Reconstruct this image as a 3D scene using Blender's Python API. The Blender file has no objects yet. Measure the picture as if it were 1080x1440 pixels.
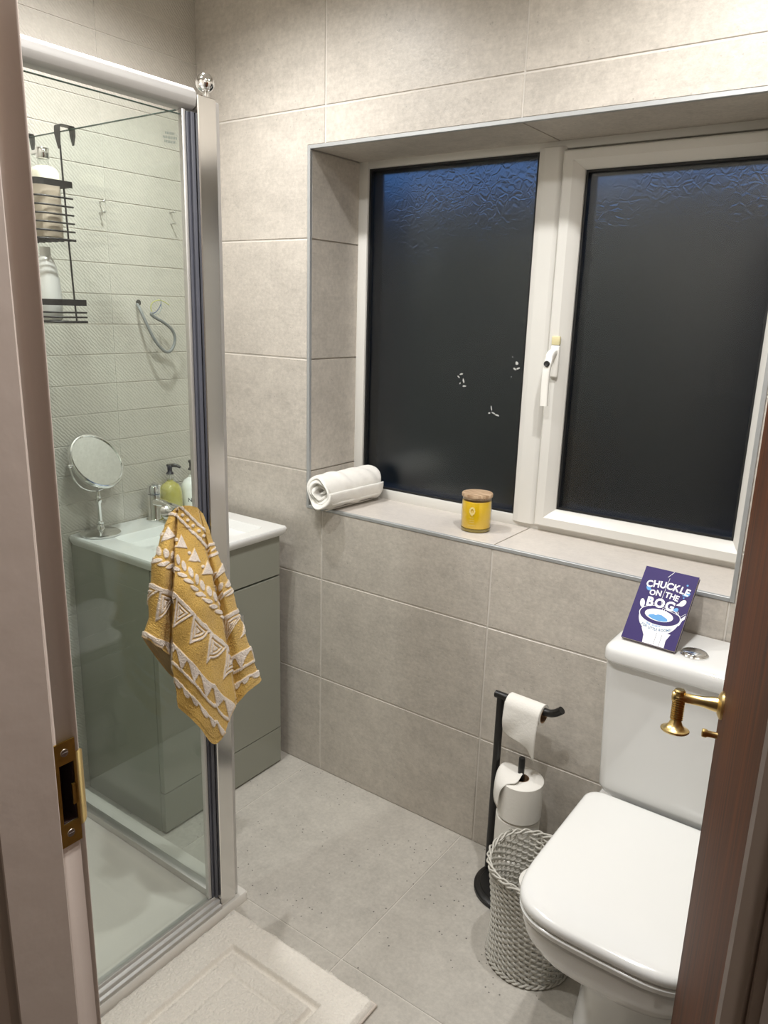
import bpy, bmesh, math, random
import numpy as np
from mathutils import Vector, Matrix, noise as mnoise

random.seed(7)
SC = bpy.context.scene
COL = SC.collection
PI = math.pi

# ------------------------------------------------------------------ camera
CAM = np.array([2.02095, -1.77040, 1.52634])
FPX = 1075.0
RIGHT = np.array([0.80956918, 0.58631835, 0.02878429])
UP = np.array([-0.17182393, 0.18979174, 0.96667245])
FWD = np.array([-0.56131478, 0.78753405, -0.25439307])
cd = bpy.data.cameras.new('camera')
cam = bpy.data.objects.new('camera', cd)
COL.objects.link(cam)
cd.sensor_fit = 'VERTICAL'
cd.sensor_height = 36.0
cd.lens = 36.0 * FPX / 1440.0
cd.clip_start = 0.02
m = Matrix.Identity(4)
for i in range(3):
    m[i][0], m[i][1], m[i][2], m[i][3] = RIGHT[i], UP[i], -FWD[i], CAM[i]
cam.matrix_world = m
SC.camera = cam


def at(px, py, axis, val):
    """world point where the sight line through a pixel meets the plane axis=val"""
    d = (px - 540) / FPX * RIGHT - (py - 720) / FPX * UP + FWD
    t = (val - CAM[axis]) / d[axis]
    return CAM + t * d


# ------------------------------------------------------------------ world: dusk sky
W = bpy.data.worlds.new('dusk_sky')
SC.world = W
W.use_nodes = True
wn = W.node_tree.nodes
wl = W.node_tree.links
bg = wn['Background']
tc = wn.new('ShaderNodeTexCoord')
sx = wn.new('ShaderNodeSeparateXYZ')
rp = wn.new('ShaderNodeValToRGB')
wl.new(tc.outputs['Generated'], sx.inputs[0])
wl.new(sx.outputs['Z'], rp.inputs[0])
wl.new(rp.outputs[0], bg.inputs['Color'])
rp.color_ramp.elements[0].position = 0.0
rp.color_ramp.elements[0].color = (0.022, 0.062, 0.165, 1)
rp.color_ramp.elements[1].position = 1.0
rp.color_ramp.elements[1].color = (0.010, 0.026, 0.075, 1)
bg.inputs['Strength'].default_value = 2.3

# ------------------------------------------------------------------ view + lamps
SC.view_settings.view_transform = 'Standard'
SC.view_settings.look = 'None'
SC.view_settings.gamma = 1.0
SC.view_settings.use_curve_mapping = False
SC.view_settings.exposure = 0.12
SC.cycles.use_denoising = True
SC.cycles.max_bounces = 14
SC.cycles.transparent_max_bounces = 24
SC.cycles.glossy_bounces = 6
SC.cycles.transmission_bounces = 10
SC.cycles.caustics_reflective = False
SC.cycles.caustics_refractive = False
SC.cycles.sample_clamp_indirect = 6.0

CEIL = 2.46


def spot(name, x, y, watts, cone=163, blend=1.0, col=(1, 0.994, 0.982), r=0.028):
    l = bpy.data.lights.new(name, 'SPOT')
    l.energy = watts
    l.spot_size = math.radians(cone)
    l.spot_blend = blend
    l.color = col
    l.shadow_soft_size = r
    o = bpy.data.objects.new(name, l)
    o.location = (x, y, CEIL - 0.03)
    COL.objects.link(o)
    return o


LAMPS = [(0.48, -0.50, 44), (1.62, -0.48, 44), (0.62, -1.00, 35), (1.50, -1.06, 44)]
for lx, ly, e in LAMPS:
    spot('downlight_lamp', lx, ly, e)
hl = bpy.data.lights.new('hall_lamp', 'POINT')
hl.energy = 7.5
hl.color = (1.0, 0.88, 0.78)
hl.shadow_soft_size = 0.08
ho = bpy.data.objects.new('hall_lamp', hl)
ho.location = (2.75, -2.35, 2.15)
COL.objects.link(ho)


# ------------------------------------------------------------------ materials
def C(r, g, b):
    def f(v):
        v /= 255.0
        return v / 12.92 if v <= 0.04045 else ((v + 0.055) / 1.055) ** 2.4
    return (f(r), f(g), f(b), 1.0)


def mat(name):
    mm = bpy.data.materials.new(name)
    mm.use_nodes = True
    nt = mm.node_tree
    return mm, nt, nt.nodes['Principled BSDF']


def pr(name, col, rough=0.5, metal=0.0, noise=None, bump=None, spec=0.5, coat=0.0, sheen=0.0, sss=0.0):
    """noise=(scale, amount) tonal variation; bump=(scale, strength, distance)"""
    mm, nt, b = mat(name)
    N, L = nt.nodes, nt.links
    b.inputs['Roughness'].default_value = rough
    b.inputs['Metallic'].default_value = metal
    b.inputs['Specular IOR Level'].default_value = spec
    b.inputs['Coat Weight'].default_value = coat
    b.inputs['Coat Roughness'].default_value = 0.05
    b.inputs['Sheen Weight'].default_value = sheen
    b.inputs['Base Color'].default_value = col
    g = N.new('ShaderNodeNewGeometry')
    sc, am = noise or (14.0, 0.03)
    n = N.new('ShaderNodeTexNoise')
    n.inputs['Scale'].default_value = sc
    n.inputs['Detail'].default_value = 5
    L.new(g.outputs['Position'], n.inputs['Vector'])
    mx = N.new('ShaderNodeMix')
    mx.data_type = 'RGBA'
    mx.inputs[6].default_value = tuple(max(0, c * (1 - am)) for c in col[:3]) + (1,)
    mx.inputs[7].default_value = tuple(min(1, c * (1 + am)) for c in col[:3]) + (1,)
    L.new(n.outputs['Fac'], mx.inputs[0])
    L.new(mx.outputs[2], b.inputs['Base Color'])
    if bump:
        n2 = N.new('ShaderNodeTexNoise')
        n2.inputs['Scale'].default_value = bump[0]
        n2.inputs['Detail'].default_value = 4
        L.new(g.outputs['Position'], n2.inputs['Vector'])
        bp = N.new('ShaderNodeBump')
        bp.inputs['Strength'].default_value = bump[1]
        bp.inputs['Distance'].default_value = bump[2]
        L.new(n2.outputs['Fac'], bp.inputs['Height'])
        L.new(bp.outputs[0], b.inputs['Normal'])
    return mm


def tile_mat(name, col, rough, linen=False, speck=0.5, mottled=0.10):
    mm, nt, b = mat(name)
    N, L = nt.nodes, nt.links
    b.inputs['Roughness'].default_value = rough
    g = N.new('ShaderNodeNewGeometry')
    oi = N.new('ShaderNodeObjectInfo')
    sc = N.new('ShaderNodeVectorMath')
    sc.operation = 'SCALE'
    sc.inputs[0].default_value = (31.0, 17.0, 23.0)
    L.new(oi.outputs['Random'], sc.inputs['Scale'])
    ad = N.new('ShaderNodeVectorMath')
    L.new(g.outputs['Position'], ad.inputs[0])
    L.new(sc.outputs[0], ad.inputs[1])

    def noise(scale, detail=6, rough_=0.6, vec=None):
        n = N.new('ShaderNodeTexNoise')
        n.inputs['Scale'].default_value = scale
        n.inputs['Detail'].default_value = detail
        n.inputs['Roughness'].default_value = rough_
        L.new(vec or ad.outputs[0], n.inputs['Vector'])
        return n.outputs['Fac']

    def math_(op, a, c):
        n = N.new('ShaderNodeMath')
        n.operation = op
        for i, v in enumerate((a, c)):
            if isinstance(v, (int, float)):
                n.inputs[i].default_value = v
            else:
                L.new(v, n.inputs[i])
        return n.outputs[0]

    mp = N.new('ShaderNodeMapping')
    mp.inputs['Scale'].default_value = (1.0, 1.0, 2.2)
    L.new(ad.outputs[0], mp.inputs['Vector'])
    big = noise(3.0, 7, 0.65, mp.outputs[0])
    fine = noise(90.0, 4, 0.7)
    mid = noise(22.0, 5, 0.6)
    v = math_('ADD', math_('MULTIPLY', math_('SUBTRACT', big, 0.5), mottled * 2.6),
              math_('MULTIPLY', math_('SUBTRACT', fine, 0.5), mottled * 2.8))
    v = math_('ADD', v, math_('MULTIPLY', math_('SUBTRACT', mid, 0.5), mottled * 1.6))
    mp2 = N.new('ShaderNodeMapping')
    mp2.inputs['Scale'].default_value = (4.0, 4.0, 40.0)
    L.new(ad.outputs[0], mp2.inputs['Vector'])
    v = math_('ADD', v, math_('MULTIPLY', math_('SUBTRACT', noise(4.0, 5, 0.7, mp2.outputs[0]), 0.5), mottled * 1.1))
    v = math_('ADD', v, math_('MULTIPLY', math_('SUBTRACT', oi.outputs['Random'], 0.5), 0.03))
    # sparse dark specks
    vo = N.new('ShaderNodeTexVoronoi')
    vo.inputs['Scale'].default_value = 55.0
    L.new(ad.outputs[0], vo.inputs['Vector'])
    keep = math_('GREATER_THAN', noise(5.0, 3), 0.53)
    dot = math_('LESS_THAN', vo.outputs['Distance'], 0.12)
    sp = math_('MULTIPLY', math_('MULTIPLY', dot, keep), speck)
    v = math_('SUBTRACT', math_('ADD', v, 1.0), math_('MULTIPLY', sp, 0.35))
    mul = N.new('ShaderNodeVectorMath')
    mul.operation = 'SCALE'
    mul.inputs[0].default_value = col[:3]
    L.new(v, mul.inputs['Scale'])
    L.new(mul.outputs[0], b.inputs['Base Color'])
    h = math_('ADD', math_('MULTIPLY', mid, 0.6), math_('MULTIPLY', fine, 0.4))
    h = math_('SUBTRACT', h, sp)
    if linen:
        wv = N.new('ShaderNodeTexWave')
        wv.wave_type = 'BANDS'
        wv.bands_direction = 'DIAGONAL'
        wv.inputs['Scale'].default_value = 55.0
        wv.inputs['Distortion'].default_value = 3.5
        wv.inputs['Detail'].default_value = 3
        wv.inputs['Detail Scale'].default_value = 2.0
        L.new(ad.outputs[0], wv.inputs['Vector'])
        h = math_('ADD', h, math_('MULTIPLY', wv.outputs['Fac'], 0.5))
    bp = N.new('ShaderNodeBump')
    bp.inputs['Strength'].default_value = 0.6
    bp.inputs['Distance'].default_value = 0.0024
    L.new(h, bp.inputs['Height'])
    L.new(bp.outputs[0], b.inputs['Normal'])
    return mm


def glass_thin(name, tint, rough=0.0, base=0.035):
    """flat pane: straight transmission plus mirror reflection by angle"""
    mm = bpy.data.materials.new(name)
    mm.use_nodes = True
    nt = mm.node_tree
    N, L = nt.nodes, nt.links
    N.remove(N['Principled BSDF'])
    tr = N.new('ShaderNodeBsdfTransparent')
    tr.inputs[0].default_value = tint
    gl = N.new('ShaderNodeBsdfGlossy')
    gl.inputs['Roughness'].default_value = rough
    lw = N.new('ShaderNodeLayerWeight')
    lw.inputs['Blend'].default_value = 0.5
    pw = N.new('ShaderNodeMath')
    pw.operation = 'POWER'
    pw.inputs[1].default_value = 5.0
    L.new(lw.outputs['Facing'], pw.inputs[0])
    ma = N.new('ShaderNodeMath')
    ma.operation = 'MULTIPLY_ADD'
    ma.inputs[1].default_value = 0.9
    ma.inputs[2].default_value = base
    L.new(pw.outputs[0], ma.inputs[0])
    mx = N.new('ShaderNodeMixShader')
    L.new(ma.outputs[0], mx.inputs[0])
    L.new(tr.outputs[0], mx.inputs[1])
    L.new(gl.outputs[0], mx.inputs[2])
    L.new(mx.outputs[0], N['Material Output'].inputs['Surface'])
    return mm


def obscure_glass(name):
    mm, nt, b = mat(name)
    N, L = nt.nodes, nt.links
    b.inputs['Base Color'].default_value = (0.86, 0.90, 0.89, 1)
    b.inputs['Transmission Weight'].default_value = 1.0
    b.inputs['Roughness'].default_value = 0.22
    b.inputs['IOR'].default_value = 1.46
    g = N.new('ShaderNodeNewGeometry')
    nz = N.new('ShaderNodeTexNoise')
    nz.inputs['Scale'].default_value = 14.0
    L.new(g.outputs['Position'], nz.inputs['Vector'])
    mxv = N.new('ShaderNodeMix')
    mxv.data_type = 'VECTOR'
    mxv.inputs[0].default_value = 0.045
    L.new(g.outputs['Position'], mxv.inputs[4])
    L.new(nz.outputs['Color'], mxv.inputs[5])
    vo = N.new('ShaderNodeTexVoronoi')
    vo.feature = 'DISTANCE_TO_EDGE'
    vo.inputs['Scale'].default_value = 52.0
    L.new(mxv.outputs[1], vo.inputs['Vector'])
    mr = N.new('ShaderNodeMapRange')
    mr.inputs[1].default_value = 0.0
    mr.inputs[2].default_value = 0.16
    L.new(vo.outputs['Distance'], mr.inputs[0])
    # leafy crackle strongest in drifts
    n2 = N.new('ShaderNodeTexNoise')
    n2.inputs['Scale'].default_value = 3.5
    L.new(g.outputs['Position'], n2.inputs['Vector'])
    mr2 = N.new('ShaderNodeMapRange')
    mr2.inputs[1].default_value = 0.38
    mr2.inputs[2].default_value = 0.6
    mr2.inputs[3].default_value = 0.2
    L.new(n2.outputs['Fac'], mr2.inputs[0])
    ml = N.new('ShaderNodeMath')
    ml.operation = 'MULTIPLY'
    L.new(mr.outputs[0], ml.inputs[0])
    L.new(mr2.outputs[0], ml.inputs[1])
    bp = N.new('ShaderNodeBump')
    bp.inputs['Strength'].default_value = 0.2
    bp.inputs['Distance'].default_value = 0.0018
    L.new(ml.outputs[0], bp.inputs['Height'])
    L.new(bp.outputs[0], b.inputs['Normal'])
    return mm


def wood_mat(name, dark, light, scale=6.0, rough=0.3, axis=(14, 14, 0.8)):
    mm, nt, b = mat(name)
    N, L = nt.nodes, nt.links
    b.inputs['Roughness'].default_value = rough
    b.inputs['Specular IOR Level'].default_value = 0.18
    g = N.new('ShaderNodeTexCoord')
    mp = N.new('ShaderNodeMapping')
    mp.inputs['Scale'].default_value = axis
    L.new(g.outputs['Object'], mp.inputs['Vector'])
    n = N.new('ShaderNodeTexNoise')
    n.inputs['Scale'].default_value = scale
    n.inputs['Detail'].default_value = 6
    n.inputs['Distortion'].default_value = 1.2
    L.new(mp.outputs[0], n.inputs['Vector'])
    r = N.new('ShaderNodeValToRGB')
    r.color_ramp.elements[0].position = 0.35
    r.color_ramp.elements[0].color = dark
    r.color_ramp.elements[1].position = 0.65
    r.color_ramp.elements[1].color = light
    L.new(n.outputs['Fac'], r.inputs[0])
    L.new(r.outputs[0], b.inputs['Base Color'])
    return mm


def glassy(name, col, rough=0.03, ior=1.4):
    mm, nt, b = mat(name)
    b.inputs['Base Color'].default_value = col
    b.inputs['Transmission Weight'].default_value = 1.0
    b.inputs['Roughness'].default_value = rough
    b.inputs['IOR'].default_value = ior
    return mm


M = {}
M['tile'] = tile_mat('wall_tile_stone', C(193, 186, 176), 0.42, mottled=0.20)
M['tile_linen'] = tile_mat('wall_tile_linen', C(194, 188, 178), 0.42, linen=True, speck=0.1, mottled=0.09)
M['floor_tile'] = tile_mat('floor_tile_stone', C(190, 185, 176), 0.36, speck=1.8, mottled=0.18)
M['sill_tile'] = tile_mat('sill_tile_stone', C(206, 199, 191), 0.35, speck=0.2)
M['grout'] = pr('grout', C(214, 209, 201), 0.85)
M['plaster'] = pr('white_plaster', C(226, 224, 218), 0.7)
M['hall_wall'] = pr('hall_wall_paint', C(150, 138, 124), 0.8)
M['hall_floor'] = pr('hall_carpet', C(104, 92, 82), 0.95, bump=(160, 0.6, 0.004))
M['trim'] = pr('brushed_aluminium_trim', C(178, 180, 180), 0.5, 0.45, noise=(60, 0.06))
M['upvc'] = pr('white_upvc', C(216, 214, 208), 0.32, noise=(8, 0.02))
M['gasket'] = pr('black_gasket', C(24, 24, 24), 0.55)
M['pane'] = obscure_glass('obscured_glass')
M['clear_pane'] = glass_thin('clear_pane', (0.96, 0.97, 0.965, 1), 0.05, 0.022)
M['smear'] = pr('dried_putty', C(190, 190, 186), 0.8, noise=(200, 0.25))
M['chrome'] = pr('chrome', (0.80, 0.80, 0.79, 1), 0.10, 1.0, noise=(5, 0.02))
M['polish'] = pr('polished_aluminium', (0.76, 0.75, 0.73, 1), 0.17, 1.0, noise=(4, 0.04))
M['satin'] = pr('satin_aluminium', (0.64, 0.63, 0.615, 1), 0.48, 1.0, noise=(4, 0.04))
M['rail'] = pr('satin_rail', (0.60, 0.59, 0.575, 1), 0.62, 0.85, noise=(4, 0.03))
M['seal'] = pr('grey_seal', C(86, 88, 98), 0.42, noise=(30, 0.1))
M['shower_glass'] = glass_thin('shower_glass', (0.952, 0.978, 0.966, 1))
M['glass_edge'] = pr('glass_edge_green', C(70, 92, 84), 0.15)
M['tray'] = pr('white_resin_tray', C(226, 222, 214), 0.24)
M['ceramic'] = pr('white_ceramic', C(231, 231, 229), 0.08, noise=(3, 0.008), coat=0.4)
M['seat_white'] = pr('white_seat_plastic', C(229, 229, 226), 0.17, noise=(3, 0.008))
M['cabinet'] = pr('grey_green_gloss', C(146, 147, 135), 0.20, noise=(6, 0.015))
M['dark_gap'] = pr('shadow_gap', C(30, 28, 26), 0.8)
M['black'] = pr('black_powder_coat', C(22, 21, 21), 0.38)
M['mirror'] = pr('mirror_glass', (0.66, 0.67, 0.66, 1), 0.02, 1.0, noise=(2, 0.005))
M['cable'] = pr('grey_cable', C(126, 128, 128), 0.45)
M['brass'] = pr('polished_brass', C(232, 204, 140), 0.28, 1.0, noise=(60, 0.12))
M['brass_old'] = pr('worn_brass', C(208, 174, 92), 0.34, 1.0, noise=(90, 0.35))
M['door_paint'] = pr('pale_door_frame_paint', C(208, 194, 184), 0.5, noise=(5, 0.03), bump=(18, 0.25, 0.004))
M['door_wood'] = wood_mat('brown_varnished_wood', C(56, 25, 2), C(88, 43, 6), 3.0, 0.62)
M['hole'] = pr('recess_shade', C(40, 18, 12), 0.9)
M['paper'] = pr('toilet_paper', C(232, 229, 222), 0.95, bump=(140, 0.35, 0.002))
M['card'] = pr('brown_card_core', C(150, 120, 92), 0.9)
M['wicker'] = pr('grey_painted_wicker', C(196, 193, 184), 0.62, noise=(60, 0.22))
M['wicker_in'] = M['wicker']
M['white_towel'] = pr('white_terry', C(238, 235, 228), 0.95, noise=(60, 0.05), bump=(420, 0.8, 0.003), sheen=0.2)
M['mat'] = pr('cream_plush', C(240, 234, 224), 0.97, noise=(120, 0.07), bump=(380, 0.5, 0.003), sheen=0.25)
M['mat_hem'] = pr('cream_binding', C(218, 206, 196), 0.9)
M['candle_wax'] = pr('yellow_candle', C(240, 196, 6), 0.32, noise=(12, 0.04), coat=0.6)
M['candle_glass'] = glass_thin('candle_glass', (0.985, 0.985, 0.97, 1), 0.0, 0.03)
M['candle_base'] = pr('thick_glass_base', C(128, 112, 40), 0.08, coat=0.8)
M['lid_wood'] = wood_mat('light_wood_lid', C(152, 122, 92), C(206, 180, 150), 9.0, 0.55, (2, 12, 2))
M['label_print'] = pr('pale_gold_print', C(236, 214, 140), 0.5)
M['soap_yellow'] = pr('yellow_soap', C(178, 170, 84), 0.12, coat=0.8)
M['soap_glass'] = glassy('yellow_soap_bottle', (0.80, 0.76, 0.16, 1), 0.04, 1.25)
M['clear_plastic'] = glass_thin('clear_plastic', (0.95, 0.96, 0.95, 1), 0.02, 0.05)
M['lotion_white'] = pr('white_lotion_bottle', C(232, 232, 228), 0.25)
M['cream_bottle'] = pr('cream_lotion', C(196, 182, 162), 0.28)
M['cream_top'] = pr('pale_cream', C(226, 220, 200), 0.22)
M['pump_black'] = pr('black_pump', C(26, 25, 26), 0.3)
M['ink_black'] = pr('black_print', C(45, 45, 45), 0.6)
M['purple'] = pr('purple_cover', C(40, 18, 92), 0.5, noise=(5, 0.02), spec=0.3)
M['print_white'] = pr('white_print', C(236, 236, 236), 0.4)
M['print_blue'] = pr('blue_print', C(72, 148, 208), 0.4)
M['print_purple'] = pr('purple_print', C(40, 18, 92), 0.5, spec=0.3)
M['print_teal'] = pr('teal_print', C(60, 110, 150), 0.4)
M['pages'] = pr('page_edges', C(196, 186, 180), 0.9, noise=(300, 0.12))
M['screw'] = pr('steel_screw', (0.55, 0.54, 0.52, 1), 0.3, 1.0)
M['wire_blue'] = pr('blue_wire', C(70, 84, 120), 0.4)
M['wire_yellow'] = pr('green_yellow_wire', C(186, 186, 92), 0.4)
M['wire_brown'] = pr('grey_wire', C(160, 166, 164), 0.4)
M['etch'] = pr('etched_mark', C(120, 130, 124), 0.7)
M['latch_cream'] = pr('cream_plastic', C(214, 204, 160), 0.4)
M['white_plastic'] = pr('white_plastic', C(238, 236, 230), 0.25)
M['earth'] = pr('garden_ground', C(40, 44, 36), 0.95)
M['silhouette'] = pr('dark_silhouette', C(46, 44, 38), 0.9)
M['terry'] = None


# ------------------------------------------------------------------ mesh helpers
def link(name, me, material=None, parent=None, smooth=None):
    o = bpy.data.objects.new(name, me)
    COL.objects.link(o)
    if material is not None:
        me.materials.append(M[material] if isinstance(material, str) else material)
    if parent is not None:
        o.parent = parent
        o.matrix_parent_inverse = parent.matrix_basis.inverted()
    if smooth is not None:
        me.polygons.foreach_set('use_smooth', [True] * len(me.polygons))
        if smooth < 180:
            me.set_sharp_from_angle(angle=math.radians(smooth))
    return o


def done(bm, name, material, parent=None, smooth=35):
    bmesh.ops.recalc_face_normals(bm, faces=bm.faces[:])
    me = bpy.data.meshes.new(name)
    bm.to_mesh(me)
    bm.free()
    return link(name, me, material, parent, smooth)


def box_bm(bm, x0, x1, y0, y1, z0, z1, bev=0.0, seg=2):
    r = bmesh.ops.create_cube(bm, size=1.0)
    vs = r['verts']
    for v in vs:
        v.co = Vector((x0 + (v.co.x + .5) * (x1 - x0), y0 + (v.co.y + .5) * (y1 - y0), z0 + (v.co.z + .5) * (z1 - z0)))
    if bev > 0:
        es = list({e for v in vs for e in v.link_edges})
        bmesh.ops.bevel(bm, geom=es, offset=bev, segments=seg, profile=0.5, affect='EDGES')


def box(name, x0, x1, y0, y1, z0, z1, material, parent=None, bev=0.0, seg=2):
    bm = bmesh.new()
    box_bm(bm, x0, x1, y0, y1, z0, z1, bev, seg)
    return done(bm, name, material, parent)


def rings_bm(bm, rings, cap0=True, cap1=True, closed=True):
    vr = [[bm.verts.new(p) for p in ring] for ring in rings]
    n = len(vr[0])
    for a, b in zip(vr, vr[1:]):
        for i in range(n if closed else n - 1):
            j = (i + 1) % n
            bm.faces.new((a[i], a[j], b[j], b[i]))
    if cap0:
        bm.faces.new(vr[0][::-1])
    if cap1:
        bm.faces.new(vr[-1])
    return vr


def frame_of(axis):
    w = Vector(axis).normalized()
    u = w.orthogonal().normalized()
    return u, w.cross(u), w


def lathe_bm(bm, prof, origin, axis=(0, 0, 1), n=40, cap0=True, cap1=True):
    u, v, w = frame_of(axis)
    o = Vector(origin)
    rings = []
    for r, h in prof:
        r = max(r, 1e-5)
        rings.append([o + w * h + u * (r * math.cos(2 * PI * i / n)) + v * (r * math.sin(2 * PI * i / n)) for i in range(n)])
    rings_bm(bm, rings, cap0, cap1)


def lathe(name, prof, origin, material, parent=None, axis=(0, 0, 1), n=40, smooth=40, cap0=True, cap1=True):
    bm = bmesh.new()
    lathe_bm(bm, prof, origin, axis, n, cap0, cap1)
    return done(bm, name, material, parent, smooth)


def spline(pts, n):
    """Catmull-Rom through pts, n samples per span"""
    P = [Vector(p) for p in pts]
    P = [P[0] * 2 - P[1]] + P + [P[-1] * 2 - P[-2]]
    out = []
    for i in range(1, len(P) - 2):
        p0, p1, p2, p3 = P[i - 1:i + 3]
        for k in range(n):
            t = k / n
            out.append(0.5 * ((2 * p1) + (p2 - p0) * t + (2 * p0 - 5 * p1 + 4 * p2 - p3) * t * t + (3 * p1 - p0 - 3 * p2 + p3) * t ** 3))
    out.append(P[-2].copy())
    return out


def tube_bm(bm, path, r, n=10, closed=False, caps=True):
    P = [Vector(p) for p in path]
    k = len(P)
    up = None
    rings = []
    for i, p in enumerate(P):
        if closed:
            d = (P[(i + 1) % k] - P[i - 1]).normalized()
        else:
            d = (P[min(i + 1, k - 1)] - P[max(i - 1, 0)]).normalized()
        if up is None:
            up = d.orthogonal().normalized()
        up = (up - d * up.dot(d)).normalized()
        s = d.cross(up)
        rr = r[i] if isinstance(r, (list, tuple)) else r
        rings.append([p + up * (rr * math.cos(2 * PI * j / n)) + s * (rr * math.sin(2 * PI * j / n)) for j in range(n)])
    if closed:
        rings.append(rings[0])
        rings_bm(bm, rings, False, False)
        bmesh.ops.remove_doubles(bm, verts=bm.verts[:], dist=1e-6)
    else:
        rings_bm(bm, rings, caps, caps)


def tube(name, path, r, material, parent=None, n=10, closed=False):
    bm = bmesh.new()
    tube_bm(bm, path, r, n, closed)
    return done(bm, name, material, parent, 60)


def prism_bm(bm, pts, ax, a, b, bev=0.0):
    """extrude a 2D polygon along axis ax (0,1,2) from a to b; pts in the two remaining axes in order"""
    def mk(p, h):
        q = [p[0], p[1]]
        q.insert(ax, h)
        return Vector(q)
    va = [bm.verts.new(mk(p, a)) for p in pts]
    vb = [bm.verts.new(mk(p, b)) for p in pts]
    fs = [bm.faces.new(va[::-1]), bm.faces.new(vb)]
    n = len(pts)
    for i in range(n):
        j = (i + 1) % n
        fs.append(bm.faces.new((va[i], va[j], vb[j], vb[i])))
    bmesh.ops.recalc_face_normals(bm, faces=fs)
    if bev:
        es = list({e for f in fs for e in f.edges})
        bmesh.ops.bevel(bm, geom=es, offset=bev, segments=1, affect='EDGES')


def prism(name, pts, ax, a, b, material, parent=None, bev=0.0):
    bm = bmesh.new()
    prism_bm(bm, pts, ax, a, b, bev)
    return done(bm, name, material, parent, 30)


def grid_mesh(name, V, closed_u=False, closed_v=False):
    """V: (rows, cols, 3) array -> quad mesh"""
    r, c, _ = V.shape
    idx = np.arange(r * c).reshape(r, c)
    a = idx if closed_v else idx[:-1]
    b = np.roll(idx, -1, 0) if closed_v else idx[1:]
    if closed_u:
        F = np.stack([a, np.roll(a, -1, 1), np.roll(b, -1, 1), b], -1).reshape(-1, 4)
    else:
        F = np.stack([a[:, :-1], a[:, 1:], b[:, 1:], b[:, :-1]], -1).reshape(-1, 4)
    me = bpy.data.meshes.new(name)
    me.vertices.add(r * c)
    me.vertices.foreach_set('co', V.reshape(-1).astype(np.float32))
    me.loops.add(F.size)
    me.loops.foreach_set('vertex_index', F.reshape(-1).astype(np.int32))
    me.polygons.add(len(F))
    me.polygons.foreach_set('loop_start', np.arange(0, F.size, 4, dtype=np.int32))
    me.update(calc_edges=True)
    me.validate()
    return me


def thing(name, label, cat, loc, group=None):
    o = bpy.data.objects.new(name, None)
    o.empty_display_size = 0.05
    o.location = loc
    COL.objects.link(o)
    tag(o, label, cat, group)
    return o


def tag(o, label, cat, group=None):
    o['label'] = label
    o['category'] = cat
    if group:
        o['group'] = group
    return o


def struct(o, label=None):
    o['kind'] = 'structure'
    if label:
        o['label'] = label
    return o


def sempty(name, loc=(0, 0, 0)):
    o = bpy.data.objects.new(name, None)
    o.location = loc
    COL.objects.link(o)
    o['kind'] = 'structure'
    return o


# ------------------------------------------------------------------ SETTING
ROW = 0.34422                      # wall tile course height
Z6 = 0.34548                       # top of the lowest full course
J0 = 0.5203                        # first upright joint on the window wall
TW = 0.60
RX = 2.03                          # right wall
FY = -1.349                        # room face of the door wall
HY = -1.449                        # hall face of the door wall
OX0, OX1, OZ0, OZ1, OD = 0.4666, 1.7200, 0.926, 1.962, 0.228
G = 0.0021                         # half a joint
TT = 0.006                         # tile proud of the bed


def cut(rect, hole):
    x0, x1, z0, z1 = rect
    a0, a1, b0, b1 = hole
    if x1 <= a0 or x0 >= a1 or z1 <= b0 or z0 >= b1:
        return [(x0, z0), (x1, z0), (x1, z1), (x0, z1)]
    inx0, inx1 = x0 < a0 - .004, x1 > a1 + .004
    inz0, inz1 = z0 < b0 - .004, z1 > b1 + .004
    if not (inx0 or inx1 or inz0 or inz1):
        return None
    if inx0 and not inx1 and not inz0 and not inz1:
        return [(x0, z0), (a0, z0), (a0, z1), (x0, z1)]
    if inx1 and not inx0 and not inz0 and not inz1:
        return [(a1, z0), (x1, z0), (x1, z1), (a1, z1)]
    if inz0 and not inz1 and not inx0 and not inx1:
        return [(x0, z0), (x1, z0), (x1, b0), (x0, b0)]
    if inz1 and not inz0 and not inx0 and not inx1:
        return [(x0, b1), (x1, b1), (x1, z1), (x0, z1)]
    if inx0 and inz1:
        return [(x0, z0), (a0, z0), (a0, b1), (x1, b1), (x1, z1), (x0, z1)]
    if inx0 and inz0:
        return [(x0, z0), (x1, z0), (x1, b0), (a0, b0), (a0, z1), (x0, z1)]
    if inx1 and inz1:
        return [(a1, z0), (x1, z0), (x1, z1), (x0, z1), (x0, b1), (a1, b1)]
    if inx1 and inz0:
        return [(x0, z0), (x1, z0), (x1, z1), (a1, z1), (a1, b0), (x0, b0)]
    return [(x0, z0), (x1, z0), (x1, z1), (x0, z1)]


# window wall: bed with a hole, tiles proud of it
bm = bmesh.new()
K = .0065
BED = 0.0022
for a in ((-0.1, OX0 - K, 0, CEIL), (OX1 + K, RX + .1, 0, CEIL), (OX0 - K, OX1 + K, 0, OZ0 - K), (OX0 - K, OX1 + K, OZ1 + K, CEIL)):
    box_bm(bm, a[0], a[1], BED, 0.30, a[2] - (0.1 if a[2] == 0 else 0), a[3])
wall_back = struct(done(bm, 'wall_back', 'grout', None, 30))
zs = [0.0] + [Z6 + ROW * i for i in range(6)] + [CEIL]
zs = [z for z in zs if z < CEIL - .02] + [CEIL]
xs = [0.0, J0, J0 + TW, J0 + 2 * TW, RX]
TR = 0.010                          # face width of the metal edge trims
hole = (OX0 - TR, OX1 + TR, OZ0 - TR, OZ1 + TR)
for z0, z1 in zip(zs, zs[1:]):
    for x0, x1 in zip(xs, xs[1:]):
        p = cut((x0 + G, x1 - G, z0 + G, z1 - G), hole)
        if p:
            prism('tile', p, 1, 0.0, TT, 'tile', wall_back, 0.0016)
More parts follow.
